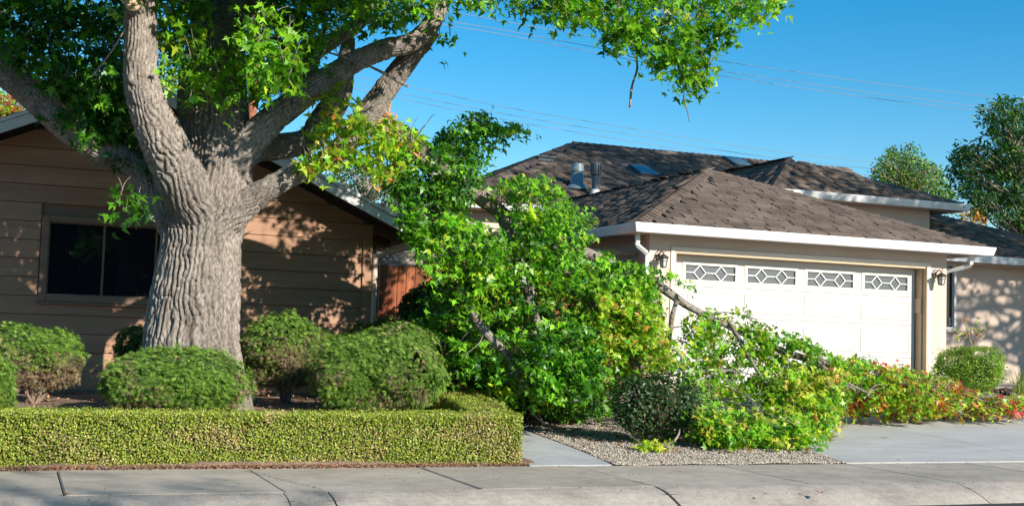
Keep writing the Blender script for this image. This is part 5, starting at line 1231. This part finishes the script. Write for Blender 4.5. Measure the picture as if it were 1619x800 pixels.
J('low dark juniper behind the largest one, under the fence', 545, 690, 500, 590, 14.6, n=8000, pal=JD)
# bare stems under the raised junipers
for px, py0, D_ in ((407, 600, 13.8), (452, 598, 13.9), (505, 610, 13.6), (547, 630, 12.8), (57, 640, 13.2)):
    pass
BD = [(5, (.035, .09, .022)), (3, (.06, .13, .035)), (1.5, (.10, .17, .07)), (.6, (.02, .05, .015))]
shrub('broadleaf_shrub', 'dark round leaved shrub at the front of the gravel bed, under the fallen leaves', 'shrub', 1036, 640, 12.1, .50, .40, 5200, BD, OVAL, .034, 'leaf', kind='b', lumps=9, low=-.8)
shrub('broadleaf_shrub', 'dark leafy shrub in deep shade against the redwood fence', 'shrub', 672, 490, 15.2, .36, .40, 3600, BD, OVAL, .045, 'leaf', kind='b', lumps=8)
shrub('broadleaf_shrub', 'low shrub with yellow green new leaves beside the front path, under the fallen limb', 'shrub', 825, 600, 14.4, .34, .34, 3000, [(3, G_M), (3, G_L), (2, G_Y)], OVAL, .036, 'leaf', kind='b', lumps=8)
shrub('silvery_shrub', 'small grey leaved shrub almost buried by the fallen leaves', 'shrub', 1182, 652, 12.25, .19, .15, 1500, [(2, (.16, .20, .20)), (3, (.06, .10, .06)), (1, (.28, .33, .36))], LONG, .026, 'hedgeleaf', kind='b', lumps=6)
RB = [(4, (.14, .28, .02)), (5, (.24, .40, .03)), (1.5, (.06, .14, .015)), (1.5, (.36, .44, .06)), (.2, (.4, .18, .1))]
shrub('rounded_shrub', 'round clipped bright green bush at the right corner of the garage', 'shrub', 1537, 586, 17.0, .66, .42, 15000, RB, OVAL, .028, 'leaf', kind='b', lumps=10)
# little bare-branched plant above the round bush
b0 = at(1535, 560, 18.6); sp = empty('sapling', (b0[0], b0[1], .36)); tag(sp, 'sparse twiggy plant with reddish yellow leaves above the round bush', 'plant')
m = MB(); tips = []
for pts in ([(1537, 560), (1533, 540), (1522, 525), (1512, 522)], [(1536, 552), (1545, 535), (1556, 528), (1562, 515)], [(1535, 545), (1530, 525), (1524, 508)], [(1540, 545), (1535, 520), (1545, 506)], [(1548, 533), (1540, 520)], [(1556, 528), (1548, 520)], [(1527, 530), (1515, 532)]):
    P = catmull([at(a_, b_, 18.6+rng.normal(0, .05)) for a_, b_ in pts], 4); m.tube(P, np.linspace(.014, .005, len(P)), 5); tips += [P[-1], P[len(P)//2]]
b1 = at(1537, 562, 18.6); m.tube([np.array([b1[0], b1[1], .3]), b1], [.02, .015], 6); m.build('stem', MT['stem'], sp, True)
f = Foliage(); f.clusters(np.array(tips), .09, 12, .040, [(2, G_Y), (2, G_L), (1, G_O), (.7, G_R)]); f.build(sp, tm=OVAL)
# strap leaved clump at the right edge
c = at(1612, 600, 18.0); st = empty('strap_leaf_plant', (c[0], c[1], .36)); tag(st, 'clump of long narrow upright leaves at the right edge of the photo', 'plant')
for i in range(46):
    a_ = rng.uniform(0, 2*PI); L = rng.uniform(.35, .62); b0 = np.array([c[0]+rng.normal(0, .07), c[1]+rng.normal(0, .07), .38]); out = np.array([math.cos(a_), math.sin(a_), 0])*L*rng.uniform(.25, .65)
    P = catmull([b0, b0+out*.4+np.array([0, 0, L*.65]), b0+out+np.array([0, 0, L*.9])], 4); side = np.cross(out, [0, 0, 1.0]); side /= np.linalg.norm(side); W_ = np.linspace(.012, .002, len(P))
    vs = [];
    for p_, w_ in zip(P, W_): vs += [p_-side*w_, p_+np.array([0, 0, -.003]), p_+side*w_]
    fs = np.array([q for k in range(len(P)-1) for q in ((3*k, 3*k+1, 3*k+4, 3*k+3), (3*k+1, 3*k+2, 3*k+5, 3*k+4))]); col = np.repeat(palette(1, [(2, (.17, .26, .04)), (2, (.30, .34, .07))]), len(vs), 0)
    o = link('leaf', npmesh('leaf', np.array(vs), fs, MT['leaf'], col)); keep(o, st)
# bark mulch strip by the right wing
grid_sheet('mulch_bed', np.arange(16.0, 26, .25), np.arange(18.65, 21.5, .2), lambda X, Y: zg(X, Y)+.02+(fbm(X*4, Y*4, X*0, 2)-.5)*.08, MT['mulch'])
n = 2500; x = rng.uniform(16.5, 22, n); y = rng.uniform(18.5, 19.6, n)
V, F, K = scatter(np.stack([x, y, zg(x, y)+.05+rng.random(n)*.05], 1), np.array([0, 0, 1.0])+rng.normal(size=(n, 3)), rng.uniform(.02, .06, n), palette(n, [(3, (.05, .035, .03)), (2, (.10, .065, .05)), (1, (.2, .14, .1))]), OCT)
tag(link('bark_mulch', npmesh('bark_mulch', V, F, MT['stone'], K)), kind='stuff')

# ================================================================ FALLEN LEAVES ONE CAN COUNT
def fallen(px, py, label, col, size=.045, crumple=True):
    d = FWD*FP+RGT*(px-PX0)-UPV*(py-PY0); D0 = 8.5
    for D_ in np.arange(8.7, 30, .01):
        p = EYE+d*(D_/d[1]); g = 0 if 9.13 < p[1] < 10.7 else (zr(p[1]) if p[1] > 10.7 else -.03)
        if p[2] <= g+.01: break
    tv, tf = STAR; v = tv.copy(); v[:, 2] += .55*np.abs(v[:, 0])**1.4+.25*v[:, 1]**2+rng.normal(0, .05, len(v)); v *= size
    a_ = rng.uniform(0, 2*PI); ca, sa = math.cos(a_), math.sin(a_); v = np.stack([v[:, 0]*ca-v[:, 1]*sa, v[:, 0]*sa+v[:, 1]*ca, v[:, 2]-v[:, 2].min()], 1)
    o = link('fallen_leaf', npmesh('fallen_leaf', v, tf, MT['leaf'], np.repeat(np.array([col]), len(v), 0))); o.location = (p[0], p[1], g+.012)
    tag(o, label, 'leaf', 'dead leaves on the concrete')
RU = (.32, .09, .04); BR = (.24, .12, .06); RDD = (.40, .06, .04)
fallen(103, 783, 'curled brown leaf on the sidewalk at the far left', (.42, .20, .07), .045)
fallen(1399, 692, 'crumpled red brown leaf in the middle of the driveway', RU, .055)
fallen(1322, 690, 'dead leaf on the driveway beside the leaf pile', BR, .05)
fallen(1421, 727, 'tiny dry leaf on the seam between driveway and sidewalk', BR, .025)
fallen(1472, 727, 'second dry leaf on the driveway seam, nearer the right edge', BR, .022)
fallen(1595, 659, 'dark red leaf on the driveway near the right edge', (.25, .05, .05), .05)
fallen(1277, 777, 'small brown leaf on top of the curb', BR, .025)
fallen(1296, 797, 'red leaves lying in the gutter below the curb', RDD, .06)
fallen(1210, 797, 'small pink red leaf against the curb face', RDD, .03)
fallen(1392, 791, 'dark speck of a leaf low on the curb', (.1, .05, .04), .018)
fallen(835, 697, 'orange leaf caught at the corner of the hedge', G_O, .03)
fallen(1205, 705, 'pale pink leaf beside the leaf pile on the driveway edge', (.45, .22, .16), .04) if False else None
fallen(1262, 708, 'pale dry leaf on the gravel at the driveway corner', (.45, .26, .2), .04)
# a red leaf on the garage roof
o = link('fallen_leaf', npmesh('fallen_leaf', STAR[0]*.06, STAR[1], MT['leaf'], np.repeat(np.array([(.6, .12, .12)]), len(STAR[0]), 0))); p = at(1219, 354, 19.0); o.location = (p[0], p[1], 3.1+(p[1]-17.87)*.4645+.04)
_z = 3.1+(19.0-17.87)*.4645; tag(o, 'single pink leaf lying on the garage roof shingles', 'leaf')

# ================================================================ TREES BEYOND THE HOUSES
def far_tree(name, label, trunk_pts, polys, lsize, tm, group='trees beyond the houses', leaves=8):
    base = trunk_pts[0]; e = empty(name, V3((base[0], base[1], .36))); tag(e, label, 'tree', group)
    m = MB(); P = catmull(trunk_pts, 5); m.tube(P, np.linspace(.16, .04, len(P)), 8, .2)
    fo = Foliage(); cs = []
    for poly, d0, d1, n_, pal in polys:
        c = in_poly_px(poly, int(n_*1.9), d0, d1); fo.clusters(c, .30, leaves, lsize, pal, down=.3); cs.append(c)
    cs = np.concatenate(cs); sel = cs[rng.random(len(cs)) < .25]
    for q in sel:
        j = P[np.argmin(np.abs(P[:, 2]-(q[2]-.6)))]; m.tube(catmull([j, (j+q)/2+rng.normal(size=3)*.1, q], 3), np.linspace(.04, .008, 7), 4)
    m.build('trunk', MT['bark2'], e, True); fo.build(e, 'crown', tm=tm); return e
GT = [(4, (.07, .18, .022)), (3, (.13, .27, .03)), (1.5, (.22, .34, .05)), (.35, (.45, .12, .06))]
DT = [(4, (.03, .10, .025)), (3, (.07, .19, .035)), (1.5, (.15, .28, .05))]
b = at(1440, 300, 34); far_tree('orchard_tree', 'bushy mid green tree rising behind the right hand roofs', [np.array([b[0], b[1], .3]), np.array([b[0], b[1], 3]), b],
  [([(1378, 268), (1395, 250), (1410, 238), (1425, 245), (1440, 238), (1452, 252), (1470, 252), (1485, 268), (1500, 290), (1512, 330), (1470, 330), (1420, 320), (1385, 290)], 33, 35, 330, GT), ([(1432, 236), (1438, 228), (1446, 240)], 34, 34.3, 7, GT), ([(1405, 240), (1410, 232), (1416, 243)], 34, 34.3, 6, GT)], .10, OVAL)
b = at(1600, 240, 27); far_tree('walnut_tree', 'tall dark open crowned tree at the right edge of the photo', [np.array([b[0]+.6, b[1], .3]), np.array([b[0]+.5, b[1], 3]), b],
  [([(1555, 165), (1580, 158), (1600, 150), (1660, 150), (1660, 250), (1600, 245), (1575, 225), (1555, 200)], 26, 28.5, 120, DT), ([(1505, 240), (1530, 225), (1565, 228), (1600, 240), (1660, 240), (1660, 370), (1590, 355), (1530, 320), (1508, 285)], 26, 28.5, 300, DT)], .15, LONG, leaves=11)
b = at(580, 280, 24); far_tree('olive_tree', 'narrow leaved grey green tree behind the brown house roof', [np.array([b[0], b[1], .3]), np.array([b[0], b[1], 3]), b],
  [([(525, 255), (560, 250), (620, 265), (650, 300), (640, 345), (600, 320), (560, 300), (530, 280)], 23, 25, 90, [(3, (.07, .14, .05)), (2, (.12, .20, .08)), (1, (.20, .26, .10))])], .10, LONG)
b = at(-5, 160, 30); far_tree('autumn_tree', 'yellow and red autumn tree behind the left roof edge', [np.array([b[0], b[1], .3]), np.array([b[0], b[1], 3]), b],
  [([(-60, 130), (0, 138), (45, 160), (55, 185), (-60, 215)], 29, 31, 150, [(3, G_Y), (3, G_G), (2, G_O), (1, G_R), (2, G_L)])], .10, OVAL)
b = at(262, 130, 30); far_tree('autumn_tree', 'yellow green tree glimpsed behind the ridge between the big trunks', [np.array([b[0], b[1], .3]), np.array([b[0], b[1], 3]), b],
  [([(240, 112), (290, 115), (300, 150), (245, 140)], 29, 31, 26, [(3, G_Y), (2, G_L), (1, G_G)])], .10, OVAL)
b = at(1560, 345, 40); far_tree('orange_tree', 'orange leaved treetop just above the far right roof', [np.array([b[0], b[1], .3]), np.array([b[0], b[1], 2]), b],
  [([(1520, 335), (1550, 330), (1562, 350), (1520, 345)], 39, 40, 22, [(3, (.6, .25, .04)), (1, (.55, .35, .05))])], .12, OVAL)
# street trees out of the frame whose shade falls on the roofs, the right wing and the pavement
def shade_tree(x, y, h0, h1, r, n, label, lsize=.13, m_=9, crad=.42, zmin=0):
    e = empty('street_tree', (x, y, .2)); tag(e, label, 'tree', 'street trees outside the view')
    m = MB(); m.tube(catmull([(x, y, -.1), (x+.1, y, 2.5), (x, y, h0+.5), (x, y, h1-.8)], 5), np.linspace(.24, .05, 16), 9, .2)
    u = rng.normal(size=(n, 3)); u /= np.linalg.norm(u, axis=1)[:, None]; u *= rng.uniform(.35, 1, (n, 1))
    c = np.array([x, y, (h0+h1)/2])+u*np.array([r, r, (h1-h0)/2]); c = c[c[:, 2] > zmin]
    for q in c[::5]: j = np.array([x, y, max(h0-.3, q[2]-1)]); m.tube(catmull([j, (j+q)/2+rng.normal(size=3)*.15, q], 3), np.linspace(.05, .01, 7), 4)
    m.build('trunk', MT['bark2'], e, True); f = Foliage(); f.clusters(c, crad, m_, lsize, NAT); f.build(e, 'crown')
SHADE = [(25.0, 12.5, 3.0, 21.5, 6.9, 2100, 'leafy street tree standing beyond the right edge of the driveway', .13, 9, .42, 6.0), (8.3, -9.5, 6.0, 10.0, 2.6, 70, 'thin crowned street tree on the opposite side of the road')]
for a in SHADE: shade_tree(*a)
# across the street, behind the camera: what the dark window glass mirrors
for k, (x, y, h, lab) in enumerate(((-9, -19, 6.2, 'first from the brown house end'), (-3.5, -20, 5.6, 'second from the brown house end'), (2, -19.5, 6.5, 'tallest of the row'), (8, -20, 5.5, 'lowest of the row'), (14, -19, 6.3, 'second from the garage end'), (21, -20, 5.8, 'last at the garage end'))):
    e = empty('opposite_tree', (x, y, 0)); tag(e, 'dark evergreen across the street, '+lab, 'tree', 'evergreens across the street')
    m = MB(); m.tube([(x, y, -.2), (x, y, h*.8)], [.2, .05], 8); m.build('trunk', MT['bark2'], e, True)
    V_, F_ = ico(3); V_ = V_*np.array([3.1, 1.6, h*.5])*(1+(fbm(V_[:, 0]*3+k, V_[:, 1]*3, V_[:, 2]*3, 3)-.5)[:, None]*.7)+np.array([x, y, h*.5]); o = link('crown', npmesh('crown', V_, F_, MT['inner'])); keep(o, e)


# grit, seed pods and leaf crumbs on the concrete, thicker in the gutter and along the joints
n = 750; x = rng.uniform(-2, 14, n); k_ = rng.random(n)
y = np.where(k_ < .25, 10.70-np.abs(rng.normal(0, .05, n)), np.where(k_ < .5, 9.13-np.abs(rng.normal(0, .10, n)), np.where(k_ < .72, 8.60-np.abs(rng.normal(0, .10, n)), rng.uniform(9.1, 10.7, n))))
prof_y = [8.62, 8.64, 8.74, 8.84, 8.93, 9.02, 9.10, 9.135]; prof_z = [-.13, -.128, -.086, -.05, -.024, -.006, .002, .002]
z = np.interp(y, prof_y, prof_z)+.004
V, F, K = scatter(np.stack([x, y, z], 1), np.array([0, 0, 1.0])+rng.normal(size=(n, 3))*.5, rng.uniform(.002, .0075, n), palette(n, [(4, (.12, .08, .05)), (2, (.25, .15, .08)), (2, (.30, .26, .20)), (1, (.07, .05, .04))]), OCT)
tag(link('street_grit', npmesh('street_grit', V, F, MT['stone'], K)), kind='stuff')
n = 200; x = rng.uniform(8.6, 18, n); y = 10.8+rng.random(n)**1.3*6
V, F, K = scatter(np.stack([x, y, np.interp(y, [10.7, 18.3], [0, .36])+.014], 1), np.array([0, 0, 1.0])+rng.normal(size=(n, 3))*.5, rng.uniform(.005, .016, n), palette(n, [(4, (.22, .12, .06)), (2, (.35, .20, .10)), (1, (.35, .10, .06))]), OVAL)
tag(link('leaf_crumbs', npmesh('leaf_crumbs', V, F, MT['hedgeleaf'], K)), kind='stuff')
